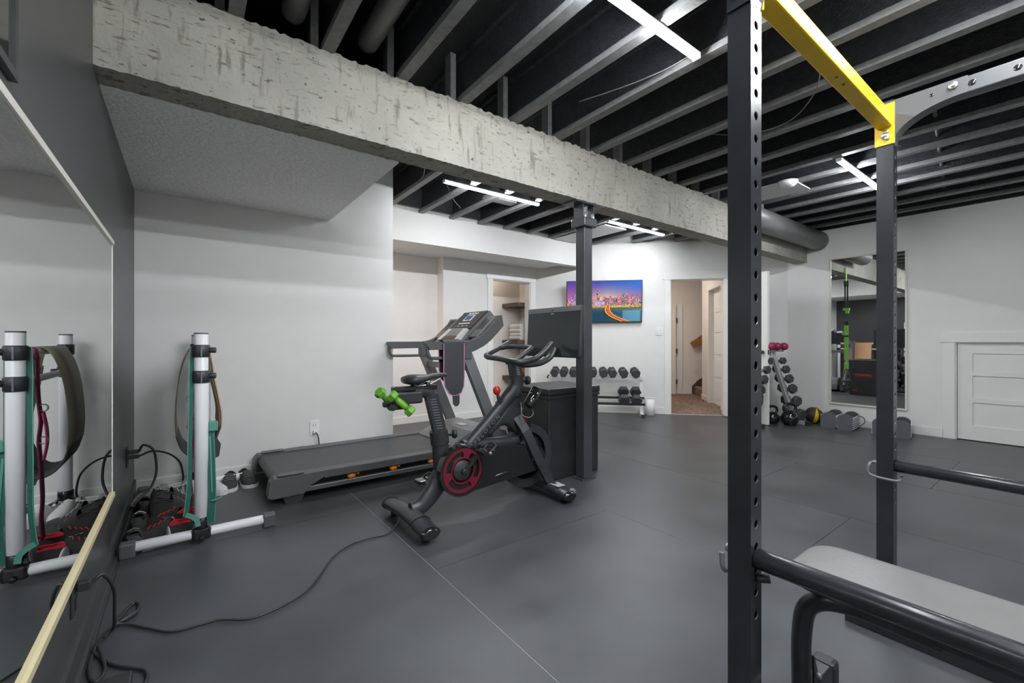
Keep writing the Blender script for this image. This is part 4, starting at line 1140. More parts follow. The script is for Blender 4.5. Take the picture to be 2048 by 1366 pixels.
def euler_axis(d, roll=0.0):
    d = Vector(d).normalized()
    x = d; z = Vector((0, 0, 1)); z = (z - x * z.dot(x)).normalized(); y = z.cross(x)
    Mx = Matrix(((x.x, y.x, z.x), (x.y, y.y, z.y), (x.z, y.z, z.z))) @ Matrix.Rotation(roll, 3, 'X')
    return Mx.to_euler()

# green pair resting in the bike's cradle
g = make_dumbbell('green_dumbbell', 'lime green dumbbell in the near holder behind the bike saddle', 0.034, 0.040, 0.085, 'green', 'green', 6, 0.018)
g['group'] = 'green dumbbells behind the bike saddle'
g.location = (0.972, YC - 0.095, 0.752); g.rotation_euler = euler_axis((0.66, -0.25, -0.66))
dup(g, (0.955, YC + 0.085, 0.757), rot=euler_axis((0.66, 0.25, -0.66)), label='lime green dumbbell in the far holder behind the bike saddle')

# rack by the diagonal wall
DR = thing('dumbbell_rack', 'white two-tier dumbbell rack against the wall below the television', 'rack', TW @ Vector((0.95, -0.25, 0)))
for x in (0.27, 1.61):
    M().rtube([TW @ Vector((x, -0.22, 0.05)), TW @ Vector((x, -0.16, 0.60))], 0.045, 0.045, up=tv_n).build('post', 'whitetube', DR)
    M().rtube([TW @ Vector((x, -0.02, 0.025)), TW @ Vector((x, -0.42, 0.025))], 0.045, 0.05).build('foot', 'whitetube', DR)
    M().rtube([TW @ Vector((x, -0.42, 0.025)), TW @ Vector((x, -0.45, 0.025))], 0.052, 0.05).build('foot_cap', 'blackplastic', DR)
for z, off, mm_ in ((0.560, 0.32, 'whitetube'), (0.570, 0.21, 'whitetube'), (0.185, 0.36, 'blackpaint'), (0.26, 0.22, 'blackpaint')):
    M().rtube([TW @ Vector((0.24, -off, z)), TW @ Vector((1.65, -off, z))], 0.012, 0.035).build('shelf_rail', mm_, DR)
    M().rtube([TW @ Vector((0.215, -off, z)), TW @ Vector((0.24, -off, z))], 0.014, 0.037).build('rail_end', 'blackplastic', DR)
hexd = make_dumbbell('hex_dumbbell', 'black hex dumbbell on the upper rack tier, nearest the closet', 0.068, 0.065, 0.11, 'hexrubber', 'chrome')
ups = [(0.334, 0, 'black hex dumbbell on the upper rack tier, at its left end'), (0.471, 0, 'black hex dumbbell second from the left on the upper rack tier'),
       (0.614, 0, 'black hex dumbbell third from the left, just left of the steel column'), (0.76, 0, 'black hex dumbbell hidden behind the steel column, left one'), (0.90, 0, 'black hex dumbbell hidden behind the steel column, right one'),
       (1.055, 22, 'tilted hex dumbbell on the upper rack tier, just right of the steel column'), (1.185, 4, 'level hex dumbbell between two tilted ones on the upper rack tier'),
       (1.345, 14, 'rolled hex dumbbell second from the right end of the upper rack tier'), (1.515, 22, 'rolled hex dumbbell at the right end of the upper rack tier')]
for i, (k, rl, lab) in enumerate(ups):
    p = TW @ Vector((k, -0.27, 0.645))
    d = tv_n + tv_t * (0.05 if rl else 0)
    o = hexd if i == 0 else dup(hexd, p)
    o.location = p; o.rotation_euler = euler_axis(d + Vector((0, 0, -0.13)), R(rl))
    o['label'] = lab; o['group'] = 'hex dumbbells on the upper rack tier'
big = make_dumbbell('hex_dumbbell', 'large black hex dumbbell on the lower rack tier, left of the two', 0.085, 0.08, 0.13, 'hexrubber', 'chrome', 6, 0.016)
big['group'] = 'large hex dumbbells on the lower rack tier'
big.location = TW @ Vector((1.352, -0.285, 0.300)); big.rotation_euler = euler_axis(tv_n + Vector((0, 0, -0.55)))
dup(big, TW @ Vector((1.528, -0.285, 0.300)), rot=euler_axis(tv_n + Vector((0, 0, -0.55))), label='large black hex dumbbell on the lower rack tier, next to the white bin')
t = thing('waste_bin', 'small white cylindrical bin between dumbbell rack and doorway', 'bin', TW @ Vector((1.735, -0.12, 0)))
M().lathe([(0.0001, 0.004), (0.06, 0.0), (0.068, 0.004), (0.074, 0.25), (0.071, 0.25), (0.064, 0.01), (0.0001, 0.008)], 28, TW @ Matrix.Translation((1.745, -0.13, 0))).build('body', 'whiteplastic', t)
M().lathe([(0.0725, 0.246), (0.076, 0.249), (0.076, 0.255), (0.0725, 0.258), (0.069, 0.255), (0.0725, 0.246)], 28, TW @ Matrix.Translation((1.745, -0.13, 0))).build('rim', 'whiteplastic', t)

# A-frame dumbbell tree by the corner
ad = Vector((0.928, -0.374, 0)); ae = Vector((-0.374, -0.928, 0))
base = Vector((6.60, 2.42, 0)); topc = base - ad * 0.37 + Vector((0, 0, 0.97)); base2 = base - ad * 0.74
AT = thing('dumbbell_tree', 'grey A-frame dumbbell tree in the corner behind the open door', 'rack', base - ad * 0.37)
hx2 = None
for bi, bb in enumerate((base, base2)):
    M().rtube([bb + Vector((0, 0, 0.04)), topc], 0.05, 0.05, up=ae).build('slanted_post', 'silver', AT)
    M().rtube([bb + ae * 0.19 + Vector((0, 0, 0.025)), bb - ae * 0.19 + Vector((0, 0, 0.025))], 0.05, 0.045).build('foot', 'silver', AT)
    for sg in (1, -1):
        M().rtube([bb + ae * sg * 0.19 + Vector((0, 0, 0.026)), bb + ae * sg * 0.235 + Vector((0, 0, 0.026))], 0.056, 0.052).build('foot_cap', 'blackplastic', AT)
sizes = [(0.845, 0.050), (0.730, 0.057), (0.605, 0.062), (0.470, 0.066), (0.305, 0.072), (0.125, 0.076)]
names6 = ['top', 'second', 'third', 'fourth', 'fifth', 'lowest']
cache = {}
for bi, bb in enumerate((base, base2)):
    out = ad if bi == 0 else -ad
    for q, (z, r) in enumerate(sizes):
        if bi == 1 and q > 4: continue
        f = z / 0.97
        c = bb.lerp(Vector((topc.x, topc.y, 0)), f) + Vector((0, 0, z)) + out * (0.035 + r * 0.5)
        M().rtube([bb.lerp(Vector((topc.x, topc.y, 0)), f) + Vector((0, 0, z - 0.03)), c + out * 0.03 + Vector((0, 0, -0.018))], 0.05, 0.012).build('cradle', 'silver', AT)
        side = 'outer post of the dumbbell tree' if bi == 0 else 'dumbbell tree post beside the open door'
        lab = '%s black hex dumbbell on the %s' % (names6[q], side)
        if r not in cache:
            cache[r] = make_dumbbell('hex_dumbbell', lab, r, r * 0.95, 0.10, 'hexrubber', 'chrome', 6, 0.013)
            o = cache[r]
        else:
            o = dup(cache[r], c, label=lab)
        o.location = c; o.rotation_euler = euler_axis(ae, R(8 * q))
        o['group'] = 'hex dumbbells on the tree'
mg = None
for q, (off, lab) in enumerate(((0.012, 'round magenta dumbbell on top of the tree, middle one'), (0.118, 'round magenta dumbbell on top of the tree, right one'), (-0.094, 'round magenta dumbbell on top of the tree, left one'))):
    c = topc + ad * off + Vector((0, 0, 0.065))
    if mg is None:
        mg = make_dumbbell('magenta_dumbbell', lab, 0.052, 0.085, 0.06, 'magenta', 'magenta', 20, 0.018); o = mg
    else: o = dup(mg, c, label=lab)
    o.location = c; o.rotation_euler = euler_axis(ae); o['group'] = 'magenta dumbbells on the tree'
M().rtube([topc - ad * 0.15 + Vector((0, 0, 0.005)), topc + ad * 0.17 + Vector((0, 0, 0.005))], 0.06, 0.025).build('top_tray', 'silver', AT)

def kettlebell(c, r, label):
    t = thing('kettlebell', label, 'kettlebell', c, R(-40), 'kettlebells by the tree')
    prof = [(0.0001, 0.0), (r * 0.62, 0.0)] + [(r * math.cos(a), r * 0.85 + r * math.sin(a)) for a in [R(-50 + 14 * k) for k in range(10)]] + [(0.0001, r * 1.87)]
    M().lathe(prof, 24).build('body', 'glossblack', t, local=True)
    hp_ = [(-r * 0.52, 0, r * 1.55), (-r * 0.72, 0, r * 2.05), (-r * 0.55, 0, r * 2.5), (0, 0, r * 2.65), (r * 0.55, 0, r * 2.5), (r * 0.72, 0, r * 2.05), (r * 0.52, 0, r * 1.55)]
    M().tube(bez(hp_, 5), r * 0.19, 12).build('handle', 'glossblack', t, local=True)
kettlebell((6.30, 2.57, 0), 0.088, 'smaller black kettlebell close to the open door edge')
kettlebell((6.375, 2.385, 0), 0.105, 'larger black kettlebell at the foot of the dumbbell tree')

t = thing('medicine_ball', 'black medicine ball with yellow bands beside the dumbbell tree', 'ball', (6.78, 2.245, 0))
br = 0.108; bc = Vector((6.78, 2.245, br))
BXm = Matrix.Translation(bc) @ Matrix.Rotation(R(18), 4, 'X') @ Matrix.Rotation(R(-12), 4, 'Y')
M().lathe([(max(1e-5, br * math.sin(PI * i / 18)), -br * math.cos(PI * i / 18)) for i in range(19)], 32, BXm).build('ball', 'ballblack', t)
for a0 in (205, 285, 60):
    vs = []; fs = []
    for i in range(19):
        for k in range(5):
            th = R(a0 + 24 * k / 4); ph = PI * i / 18; rr_ = br * 1.012
            vs.append((rr_ * math.sin(ph) * math.cos(th), rr_ * math.sin(ph) * math.sin(th), -rr_ * math.cos(ph)))
    for i in range(18):
        for k in range(4): fs.append((i * 5 + k, i * 5 + k + 1, i * 5 + k + 6, i * 5 + k + 5))
    M().add([BXm @ Vector(v) for v in vs], fs, True).build('yellow_band', 'yellow', t)

def block(c, rz, label, strap=False):
    t = thing('adjustable_dumbbell', label, 'dumbbell', c, rz, 'adjustable dumbbells along the mirror wall')
    def prof(w, h):
        P = [(-w, 0.0), (w, 0.0), (w * 1.04, h * 0.7)]
        for k in range(1, 8):
            a = PI * k / 8
            P.append((w * 1.04 * math.cos(a), h * 0.7 + h * 0.3 * math.sin(a)))
        P.append((-w * 1.04, h * 0.7))
        return P
    M().prism(prof(0.074, 0.198), -0.19, -0.176, 'x').build('end_plate', 'blockgrey', t, local=True)
    M().prism(prof(0.074, 0.198), 0.176, 0.19, 'x').build('end_plate', 'blockgrey', t, local=True)
    for i in range(7):
        for sg in (-1, 1):
            x = sg * (0.168 - i * 0.0155)
            M().prism(prof(0.071 - 0.0015 * (i % 2) * 3, 0.194 - 0.004 * (i % 2)), x - 0.0048, x + 0.0048, 'x').build('weight_plate', 'hexrubber', t, local=True)
    M().cyl((-0.07, 0, 0.12), (0.07, 0, 0.12), 0.017).build('handle', 'hexrubber', t, local=True)
    for y in (-0.079, 0.079):
        for k in range(7):
            M().box(-0.176, 0.176, y - 0.004, y + 0.004, 0.016 + 0.0225 * k, 0.026 + 0.0225 * k).build('side_rail', 'whitetube', t, local=True)
    if strap:
        M().tube(bez([(0.1, -0.075, 0.16), (0.13, -0.125, 0.14), (0.12, -0.14, 0.08), (0.08, -0.095, 0.03)], 5), 0.005, 6).build('strap', 'hexrubber', t, local=True)
block((6.735, 2.025, 0), R(4), 'adjustable dumbbell block next to the medicine ball')
block((6.71, 1.842, 0), R(4), 'adjustable dumbbell block with a loose strap below the tall mirror', True)
block((6.70, 1.50, 0), R(6), 'adjustable dumbbell block partly behind the far rack upright')
block((6.70, 1.325, 0), R(10), 'adjustable dumbbell block nearest the low hatch door')

# suspension trainer hanging in front of the beam, seen in the tall mirror
t = thing('suspension_trainer', 'lime and black suspension strap hanging in front of the concrete beam', 'suspension strap', (5.39, 2.362, 0.33))
sx, sy = 5.39, 2.362
M().tube(bez([(sx, 2.38, 2.40), (sx - 0.03, sy, 2.39), (sx - 0.035, sy, 2.32), (sx, sy, 2.28), (sx + 0.035, sy, 2.32), (sx + 0.03, sy, 2.39), (sx, 2.38, 2.40)], 6), 0.004, 6).build('anchor_ring', 'galv', t)
for d in (-0.016, 0.016):
    M().box(sx + d - 0.011, sx + d + 0.011, sy - 0.002, sy + 0.002, 2.06, 2.29).build('loop_strap', 'limestrap', t)
    M().box(sx - 0.002, sx + 0.002, sy + d - 0.010, sy + d + 0.010, 1.50, 2.06).build('black_strap', 'hexrubber', t)
    M().box(sx - 0.003, sx + 0.003, sy + d - 0.013, sy + d + 0.013, 0.80, 1.38).build('lime_strap', 'limestrap', t)
    M().box(sx - 0.005, sx + 0.005, sy + d - 0.014, sy + d + 0.014, 1.98, 2.075).build('buckle', 'hexrubber', t)
M().rbox(sx - 0.02, sx + 0.02, sy - 0.045, sy + 0.045, 1.60, 1.635, 0.006).rbox(sx - 0.02, sx + 0.02, sy - 0.035, sy + 0.01, 1.55, 1.60, 0.006).build('equaliser_knot', 'limestrap', t)
M().rbox(sx - 0.01, sx + 0.01, sy - 0.035, sy + 0.035, 1.36, 1.42, 0.004).build('adjuster', 'hexrubber', t)
M().rbox(sx - 0.01, sx + 0.01, sy - 0.03, sy + 0.03, 1.17, 1.20, 0.004).build('keeper', 'hexrubber', t)
M().rbox(sx - 0.012, sx + 0.012, sy - 0.028, sy + 0.028, 0.66, 0.75, 0.004).build('foot_grip_tab', 'limestrap', t)
for d in (-1, 1):
    M().rtube([(sx, sy + d * 0.01, 0.66), (sx, sy + d * 0.06, 0.46)], 0.02, 0.006, up=(0, 1, 0)).build('handle_web', 'hexrubber', t)
M().cyl((sx, sy - 0.065, 0.46), (sx, sy + 0.065, 0.46), 0.016).build('grip', 'hexrubber', t)
M().tube(bez([(sx, sy - 0.06, 0.46), (sx, sy - 0.05, 0.37), (sx, sy, 0.335), (sx, sy + 0.05, 0.37), (sx, sy + 0.06, 0.46)], 5), 0.009, 8).build('foot_cradle', 'hexrubber', t)

# ================================================================ CLOSET
for z, lab in ((1.66, 'top dark walnut shelf in the closet, above the towels'), (1.06, 'middle dark walnut shelf in the closet, carrying towels'), (0.47, 'lowest dark walnut shelf in the closet, carrying the basket')):
    tag(M().rbox(4.23, 4.60, 5.475, 5.898, z, z + 0.066, 0.004).build('closet_shelf', 'walnut'), lab, 'shelf', 'closet shelves')
tw0 = None
tl = ['folded white towel at the bottom of the closet stack', 'second folded white towel from the bottom of the closet stack', 'second folded white towel from the top of the closet stack', 'folded white towel on top of the closet stack']
z = 1.126
for i in range(4):
    hgt = 0.062 if i < 3 else 0.075
    t = thing('folded_towel', tl[i], 'towel', (4.43, 5.68, z), 0, 'towels in the closet')
    prof = []
    for k in range(9):
        a = PI / 2 + PI * k / 8
        prof.append((4.335 + hgt / 2 * math.cos(a) + (0.01 if i % 2 else 0), z + hgt / 2 + hgt / 2 * math.sin(a)))
    prof += [(4.57, z + 0.002), (4.57, z + hgt)]
    M().prism(prof, 5.52, 5.80, 'y', True).build('fold', 'towel', t)
    M().box(4.34, 4.571, 5.519, 5.801, z + hgt / 2 - 0.001, z + hgt / 2 + 0.001).build('fold_line', 'shoegrey', t)
    z += hgt
t = thing('wicker_basket', 'orange-brown wicker basket on the lowest closet shelf', 'basket', (4.46, 5.66, 0.536))
M().lathe([(0.0001, 0.004), (0.10, 0.0), (0.125, 0.13), (0.118, 0.13), (0.094, 0.008), (0.0001, 0.01)], 24, Matrix.Translation((4.45, 5.66, 0.536))).build('body', 'wicker', t)
for k in range(5):
    rr_ = 0.1025 + 0.0046 * k + 0.004
    M().lathe([(rr_ - 0.004, 0.012 + k * 0.026), (rr_ + 0.003, 0.020 + k * 0.026), (rr_ - 0.003, 0.028 + k * 0.026)], 24, Matrix.Translation((4.45, 5.66, 0.536))).build('weave_row', 'wicker', t)

# ================================================================ BALLET BARRE + BANDS
BA = thing('ballet_barre', 'white free-standing double ballet barre beside the charcoal wall', 'barre', (0.073, 3.47, 0))
bxx = 0.073
for y in (2.95, 4.0):
    M().cyl((bxx, y, 0.10), (bxx, y, 1.145), 0.033, 24).build('post', 'whitetube', BA)
    M().cyl((bxx, y, 1.140), (bxx, y, 1.148), 0.0335, 24).build('post_cap', 'darkgrey', BA)
    M().cyl((-0.205, y, 0.045), (0.375, y, 0.045), 0.026, 20).build('foot_tube', 'whitetube', BA)
    for x0, x1 in ((-0.265, -0.200), (0.370, 0.435)):
        M().rbox(x0, x1, y - 0.030, y + 0.030, 0.0, 0.076, 0.008).build('foot_cap', 'darkgrey', BA)
    tf = M().rbox(bxx - 0.046, bxx + 0.046, y - 0.034, y + 0.034, 0.012, 0.082, 0.016)
    tf.build('tee_fitting', 'glossblack', BA)
    M().cyl((bxx, y, 0.075), (bxx, y, 0.135), 0.040, 20).build('tee_collar', 'glossblack', BA)
    M().cyl((bxx, y - 0.034, 0.03), (bxx, y - 0.05, 0.026), 0.012, 12).build('tee_knob', 'glossblack', BA)
    for z in (1.048, 0.906):
        cl_ = M().cyl((bxx, y, z - 0.034), (bxx, y, z + 0.034), 0.041, 20).build('clamp', 'blackplastic', BA)
        M().cyl((bxx + 0.036, y - 0.01, z + 0.004), (bxx + 0.066, y - 0.018, z + 0.004), 0.016, 12).build('clamp_knob', 'blackplastic', cl_)
        M().box(bxx - 0.003, bxx + 0.003, y - 0.044, y - 0.038, z - 0.03, z + 0.03).build('clamp_slot', 'midgrey', cl_)
for z in (1.048, 0.906):
    M().cyl((bxx, 2.99, z), (bxx, 3.96, z), 0.019, 18).build('bar', 'whitetube', BA)

def strip_loop(path, y0, y1, th, mats_, name, parent, closed=True, yshift=None):
    """flat band: path in (x,z), width y0..y1"""
    P = [Vector((p[0], 0, p[1])) for p in path]; n = len(P)
    vs = []
    for i in range(n):
        t_ = (P[(i + 1) % n] - P[i - 1]) if closed else (P[min(i + 1, n - 1)] - P[max(0, i - 1)])
        t_.normalize(); nn = Vector((t_.z, 0, -t_.x))
        ys = yshift[i] if yshift else 0
        for (s, y) in ((-1, y0), (1, y0), (1, y1), (-1, y1)):
            q = P[i] + nn * s * th / 2
            vs.append((q.x, y + ys, q.z))
    fs = []
    for i in range(n if closed else n - 1):
        j = (i + 1) % n
        for e in range(4): fs.append((i * 4 + e, i * 4 + (e + 1) % 4, j * 4 + (e + 1) % 4, j * 4 + e))
    if not closed: fs += [(3, 2, 1, 0), tuple(range(4 * n - 4, 4 * n))]
    return M().add(vs, fs, True).build(name, mats_, parent)
t = thing('padded_belt', 'wide khaki and tan padded belt looped over the ballet barre', 'belt', (0.07, 3.58, 0.37))
lp = [(0.073, 1.072), (0.045, 1.066), (0.018, 1.035), (-0.010, 0.96), (-0.030, 0.86), (-0.042, 0.74), (-0.046, 0.62), (-0.040, 0.52)]
rp = [(0.073, 1.072), (0.105, 1.064), (0.125, 1.03), (0.138, 0.96), (0.150, 0.86), (0.172, 0.74), (0.186, 0.64), (0.184, 0.56)]
bp_ = [(-0.040, 0.52), (-0.015, 0.44), (0.03, 0.39), (0.08, 0.375), (0.12, 0.40), (0.155, 0.47), (0.184, 0.56)]
strip_loop([(p.x, p.z) for p in bez([(a, 0, b) for a, b in lp], 3)], 3.30, 3.76, 0.006, 'khaki', 'wall_side_drop', t, False)
strip_loop([(p.x, p.z) for p in bez([(a, 0, b) for a, b in rp], 3)], 3.30, 3.76, 0.006, 'tan', 'room_side_drop', t, False)
strip_loop([(p.x, p.z) for p in bez([(a, 0, b) for a, b in bp_], 3)], 3.34, 3.72, 0.010, 'neoprene', 'back_pad', t, False)
strip_loop([(p.x - 0.009, p.z - 0.004) for p in bez([(a, 0, b) for a, b in rp[3:]], 3)], 3.31, 3.75, 0.006, 'khaki', 'inner_lining', t, False)
M().prism([(0.095, 0.455), (0.165, 0.47), (0.195, 0.41), (0.185, 0.33), (0.12, 0.30), (0.10, 0.36)], 3.52, 3.53, 'y').build('belt_end', 'neoprene', t)

t = thing('maroon_strap', 'maroon strap with pink section and metal ring hung on the barre', 'strap', (0.05, 3.2, 0.1))
mp = [(0.052, 1.02), (0.05, 0.9), (0.046, 0.8), (0.038, 0.7), (0.045, 0.6), (0.04, 0.5), (0.035, 0.4), (0.032, 0.3), (0.036, 0.2), (0.03, 0.10)]
strip_loop([(p.x, p.z) for p in bez([(a, 0, b) for a, b in mp], 4)], 3.165, 3.225, 0.007, 'maroon', 'wall_side_tail', t, False, None)
strip_loop([(0.052, 1.02), (0.056, 1.062), (0.073, 1.071), (0.09, 1.062), (0.094, 1.03), (0.098, 0.93)], 3.165, 3.225, 0.006, 'pink', 'top_loop', t, False)
strip_loop([(p.x, p.z) for p in bez([(0.03, 0, 0.74), (0.018, 0, 0.66), (0.016, 0, 0.58), (0.028, 0, 0.50)], 4)], 3.17, 3.22, 0.006, 'pink', 'pink_section', t, False)
for z in (0.765, 0.60):
    M().tube([(0.028 + 0.018 * math.cos(a), 3.185, z + 0.018 * math.sin(a)) for a in [2 * PI * k / 14 for k in range(14)]], 0.0035, 6, closed=True).build('metal_ring', 'galv', t)

t = thing('teal_band', 'teal resistance strap hanging down both sides of the front barre post', 'strap', (0.073, 2.93, 0.1))
def ribbon(path, w, m, name, parent, side=(1, 0, 0), th=0.004):
    return M().rtube(path, w, th, up=Vector(side).cross(Vector((0, 0, 1)))).build(name, m, parent)
lp = bez([(0.035, 2.965, 1.075), (0.030, 2.955, 0.95), (0.028, 2.94, 0.75), (0.024, 2.93, 0.55), (0.022, 2.92, 0.35), (0.012, 2.915, 0.22), (0.004, 2.912, 0.165)], 5)
ribbon(lp, 0.018, 'teal', 'left_strand', t)
ribbon([(p.x - 0.0105, p.y - 0.003, p.z) for p in lp], 0.004, 'tealpale', 'left_edge', t)
ribbon(bez([(0.004, 2.912, 0.172), (0.03, 2.905, 0.158), (0.052, 2.90, 0.135), (0.058, 2.90, 0.10)], 5), 0.024, 'tealpale', 'left_tail', t)
rp_ = bez([(0.112, 2.965, 0.63), (0.114, 2.95, 0.52), (0.118, 2.935, 0.38), (0.120, 2.925, 0.24), (0.112, 2.92, 0.10)], 5)
ribbon(rp_, 0.034, 'teal', 'right_strand', t)
ribbon([(p.x + 0.0185, p.y - 0.003, p.z) for p in rp_], 0.004, 'tealpale', 'right_edge', t)
ribbon([(p.x, p.y - 0.004, p.z) for p in rp_[3:15]], 0.008, 'tealpale', 'woven_lettering', t)
M().rbox(0.106, 0.150, 2.94, 2.965, 0.60, 0.655, 0.006).build('buckle', 'tealpale', t)
M().tube([(0.113, 2.97, 1.03), (0.113, 2.965, 0.64)], 0.002, 6).build('thin_cord', 'greycord', t)
M().tube(bez([(0.118, 2.918, 0.22), (0.14, 2.91, 0.225), (0.165, 2.905, 0.235)], 4), 0.006, 6).build('loop_end', 'tealpale', t)

# ================================================================ SHOES
def shoe(label, loc, rz, L=0.285, um='shoeblack', sm_='soleblack', lm='shoeblack', lc='lace', tall=0.0, tilt=None, wsc=1.0, stripes=None, scale_h=1.0, cat='shoe', name='shoe'):
    t = thing(name, label, cat, loc, rz, 'shoes along the wall')
    if tilt: t.rotation_euler = (tilt[0], tilt[1], rz)
    xs = [0.0, 0.05, 0.14, 0.26, 0.36, 0.46, 0.60, 0.75, 0.88, 0.96, 1.0]
    hw = [0.022, 0.030, 0.034, 0.034, 0.034, 0.036, 0.041, 0.045, 0.040, 0.027, 0.008]
    ht = [0.080, 0.092, 0.088, 0.082, 0.090, 0.098, 0.082, 0.066, 0.056, 0.046, 0.032]
    ht = [(h_ + tall * max(0, 1 - abs(x - 0.18) / 0.38)) * scale_h for h_, x in zip(ht, xs)]
    zs = 0.022; NJ = 11
    up = M(); li = M(); vs = []
    for x, w_, h_ in zip(xs, hw, ht):
        w_ *= wsc
        for j in range(NJ):
            a = PI * j / (NJ - 1)
            vs.append(((x - 0.5) * L, w_ * math.cos(a) * (1.0 if 0.0 < a < PI else 1.02), zs + (h_ - zs) * (math.sin(a) ** 0.65 if 0 < j < NJ - 1 else 0)))
    fs = []
    op = range(1, 4)
    for i in range(len(xs) - 1):
        for j in range(NJ - 1):
            if i in op and 2 <= j <= 7: continue
            fs.append((i * NJ + j, i * NJ + j + 1, (i + 1) * NJ + j + 1, (i + 1) * NJ + j))
    fs.append(tuple(range(NJ)))
    up.add(vs, fs, True)
    up.build('upper', um, t, local=True)
    lv = []; lf = []
    for i in range(1, 5):
        e1 = Vector(vs[i * NJ + 2]); e2 = Vector(vs[i * NJ + 8])
        y1 = e1.y; 
        lv += [tuple(e1), (e1.x, e1.y * 0.9, 0.045), (e1.x, 0, 0.034), (e2.x, e2.y * 0.9, 0.045), tuple(e2)]
    for i in range(3):
        for k in range(4): lf.append((i * 5 + k, i * 5 + k + 1, i * 5 + k + 6, i * 5 + k + 5))
    lf += [(0, 1, 2, 3, 4), (15, 16, 17, 18, 19)]
    li.add(lv, lf, True); li.build('lining', lm, t, local=True)
    cl_ = [vs[i * NJ + 2] for i in range(1, 5)] + [vs[i * NJ + 8] for i in range(4, 0, -1)]
    M().tube(bez(cl_ + cl_[:1], 3)[:-1], 0.0045, 6, closed=True).build('collar', lm, t, local=True)
    P = [((x - 0.5) * L * 1.02, w_ * wsc * 1.07) for x, w_ in zip(xs, hw)]
    outline = P + [(a, -b) for a, b in reversed(P)]
    so_ = M().prism(outline, 0.0, 0.026, 'z').build('sole', sm_, t, local=True)
    lc_ = M()
    for k in range(4):
        i0 = 5 + k * 0.55
        ia = int(i0); q = i0 - ia
        def pt(j): return Vector(vs[ia * NJ + j]).lerp(Vector(vs[(ia + 1) * NJ + j]), q) + Vector((0, 0, 0.003))
        lc_.tube([pt(3), pt(5), pt(7)], 0.003, 5)
    lc_.build('laces', lc, t, local=True, kind='stuff')
    if stripes:
        for k in range(3):
            x0 = (0.02 + 0.07 * k) * L
            sp = M()
            for sg in (-1, 1):
                sp.add([(x0 - 0.05, sg * 0.040 * wsc, 0.03), (x0 - 0.036, sg * 0.040 * wsc, 0.03), (x0 - 0.016, sg * 0.033 * wsc, 0.066), (x0 - 0.03, sg * 0.033 * wsc, 0.066)], [(0, 1, 2, 3)])
            sp.build('stripe', stripes, t, local=True)
    return t
D = R
shoe('black running shoe of the pair beside the treadmill, left one', (0.270, 3.905, 0), D(-97), sm_='solewhite', wsc=1.22)
shoe('black running shoe of the pair beside the treadmill, touching its rear cap', (0.388, 3.925, 0), D(-84), sm_='solewhite', wsc=1.22)
shoe('white sneaker right of the front barre post, toe out', (0.165, 3.86, 0), D(-62), um='shoewhite', sm_='solewhite', lm='shoegrey', lc='lacewhite')
shoe('white sneaker directly behind the front barre post', (0.05, 3.88, 0), D(-72), um='shoewhite', sm_='solewhite', lm='shoegrey', lc='lacewhite')
shoe('pale grey sneaker in the corner against the charcoal wall', (-0.135, 3.93, 0), D(186), um='shoegrey', sm_='solewhite', lm='shoewhite', lc='lacewhite')
shoe('pale grey sneaker in front of the corner sneaker', (-0.145, 3.80, 0), D(192), um='shoegrey', sm_='soleblack', lm='shoegrey', lc='lacewhite')
shoe('tall black boot in the middle of the shoe pile', (-0.030, 3.62, 0.0), D(24), L=0.30, tall=0.12, lc='lacewhite', wsc=1.15)
shoe('tall black boot with white stripes in the shoe pile', (-0.025, 3.46, 0.0), D(16), L=0.30, tall=0.11, stripes='solewhite', lc='lace', wsc=1.15)
shoe('black shoe pressed against the charcoal wall behind the pile', (-0.205, 3.66, 0), D(96), L=0.30, tall=0.03)
shoe('black shoe with red lining, farther of the red-lined pair', (-0.060, 3.30, 0.0), D(156), L=0.30, lm='redlining', lc='redlining', stripes='solewhite', tall=0.03, wsc=1.15)
shoe('black shoe with red lining, nearest to the barre foot', (-0.098, 3.125, 0.0), D(163), L=0.30, lm='redlining', lc='redlining', sm_='soleblack', tall=0.025, wsc=1.2)
shoe('black shoe by the wall beside the red-lined pair', (-0.212, 3.36, 0), D(90), L=0.29, lc='lacewhite', wsc=1.0, tall=0.02)
shoe('black shoe nearest the viewer in the pile', (-0.218, 3.09, 0), D(97), L=0.24, lc='lace')
t = thing('white_sandal', 'white slip-on sandal behind the front barre foot tube', 'sandal', (-0.12, 3.02, 0), D(10), 'shoes along the wall')
M().prism([(-0.11, -0.03), (-0.02, -0.035), (0.07, -0.042), (0.12, -0.02), (0.12, 0.02), (0.07, 0.042), (-0.02, 0.035), (-0.11, 0.03)], 0.0, 0.02, 'z').build('footbed', 'solewhite', t, local=True)
M().tube([(0.05, 0.042 * math.cos(a), 0.02 + 0.045 * math.sin(a)) for a in [PI * k / 8 for k in range(9)]], 0.012, 8, sq=(0.4, 2.0)).build('strap', 'whitetube', t, local=True)

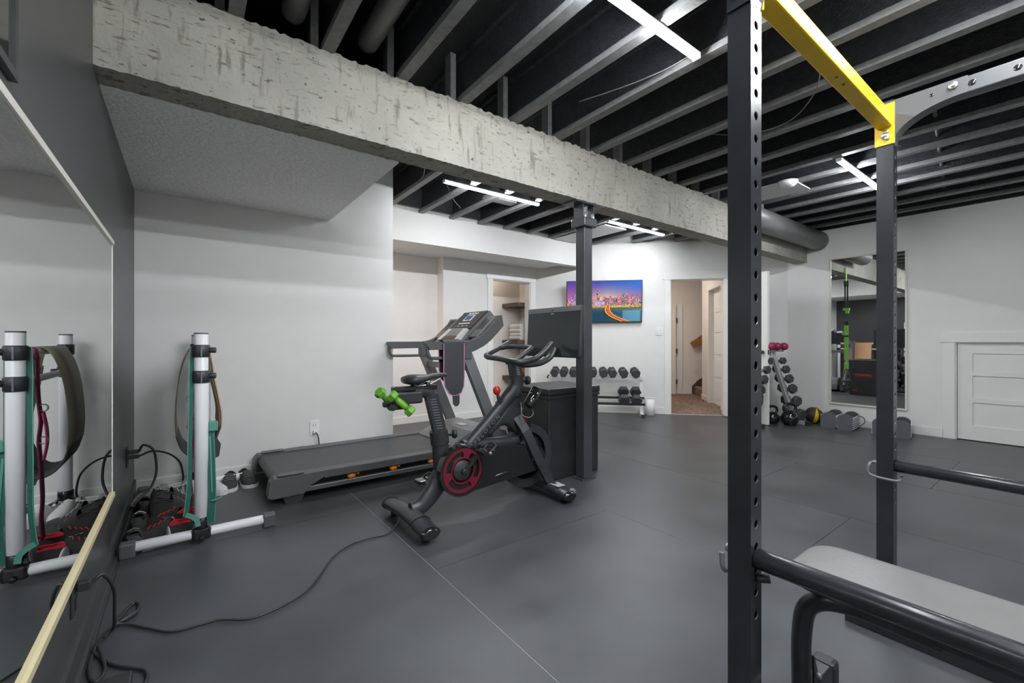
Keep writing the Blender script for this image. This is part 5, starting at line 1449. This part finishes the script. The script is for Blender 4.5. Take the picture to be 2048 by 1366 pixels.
# ================================================================ CORDS
t = thing('bike_cord', 'black power cord coiled by the wall and running to the bike', 'cord', (0, 2.1, 0))
y0, z0 = 1.99, 0.30
M().rbox(XL + 0.011, XL + 0.045, y0 - 0.014, y0 + 0.014, z0 - 0.016, z0 + 0.014, 0.004).build('plug', 'blackplastic', t)
zc = 0.008
M().tube(bez([(XL + 0.045, y0, z0), (XL + 0.072, y0 + 0.01, z0 + 0.015), (XL + 0.095, y0 + 0.05, z0 - 0.06), (XL + 0.09, y0 + 0.12, 0.12), (XL + 0.08, 2.2, 0.03), (-0.225, 2.22, zc), (-0.25, 2.15, zc), (-0.258, 2.05, zc), (-0.245, 1.95, zc), (-0.225, 1.92, zc), (-0.212, 1.97, zc), (-0.230, 2.06, 0.014), (-0.245, 2.14, 0.016),
     (-0.215, 2.25, 0.016), (-0.185, 2.37, zc), (-0.165, 2.40, zc), (-0.150, 2.36, zc), (-0.165, 2.29, zc), (-0.215, 2.235, 0.02), (-0.255, 2.12, 0.014), (-0.235, 2.06, zc), (-0.19, 1.98, zc), (-0.135, 1.92, zc), (-0.103, 1.88, zc), (-0.10, 1.82, zc), (-0.13, 1.76, zc), (-0.19, 1.74, zc)], 6), 0.0055, 8).build('coiled_cable', 'cord', t)
M().tube(bez([(-0.235, 2.16, 0.02), (-0.21, 2.235, 0.02), (-0.166, 2.224, zc), (-0.106, 2.15, zc), (-0.037, 2.077, zc), (0.047, 2.064, zc), (0.111, 2.054, zc), (0.206, 1.991, zc), (0.313, 2.003, zc), (0.419, 2.057, zc), (0.506, 2.169, zc), (0.598, 2.307, zc), (0.71, 2.393, zc), (0.824, 2.411, zc), (0.93, 2.40, 0.012), (1.02, 2.41, 0.09), (1.09, 2.42, 0.125)], 6), 0.0045, 8).build('floor_cable', 'cord', t)
M().cyl((-0.20, 2.26, 0.014), (-0.155, 2.30, 0.014), 0.010, 10).build('connector', 'cord', t)
t = thing('power_adapter', 'black power adapter box on the floor at the bottom left', 'adapter', (-0.17, 1.82, 0))
M().rbox(-0.235, -0.135, 1.76, 1.875, 0.0, 0.034, 0.005).build('body', 'blackplastic', t)
t = thing('corner_cord', 'two thick black cords from the corner outlet into the shoe pile', 'cord', (-0.25, 3.64, 0.1))
for dz in (0.027, -0.005):
    M().rbox(XL + 0.011, XL + 0.06, 3.64 - 0.013, 3.64 + 0.013, 0.375 + dz - 0.012, 0.375 + dz + 0.012, 0.004).build('plug', 'blackplastic', t)
M().tube(bez([(XL + 0.06, 3.64, 0.40), (-0.21, 3.63, 0.44), (-0.16, 3.62, 0.40), (-0.145, 3.60, 0.28), (-0.165, 3.58, 0.19), (-0.21, 3.55, 0.14), (-0.25, 3.52, 0.10)], 6), 0.007, 8).build('cable', 'cord', t)
M().tube(bez([(XL + 0.06, 3.64, 0.37), (-0.17, 3.68, 0.385), (-0.09, 3.72, 0.35), (-0.03, 3.75, 0.28), (-0.01, 3.76, 0.19), (-0.01, 3.77, 0.14)], 6), 0.006, 8).build('cable', 'cord', t)
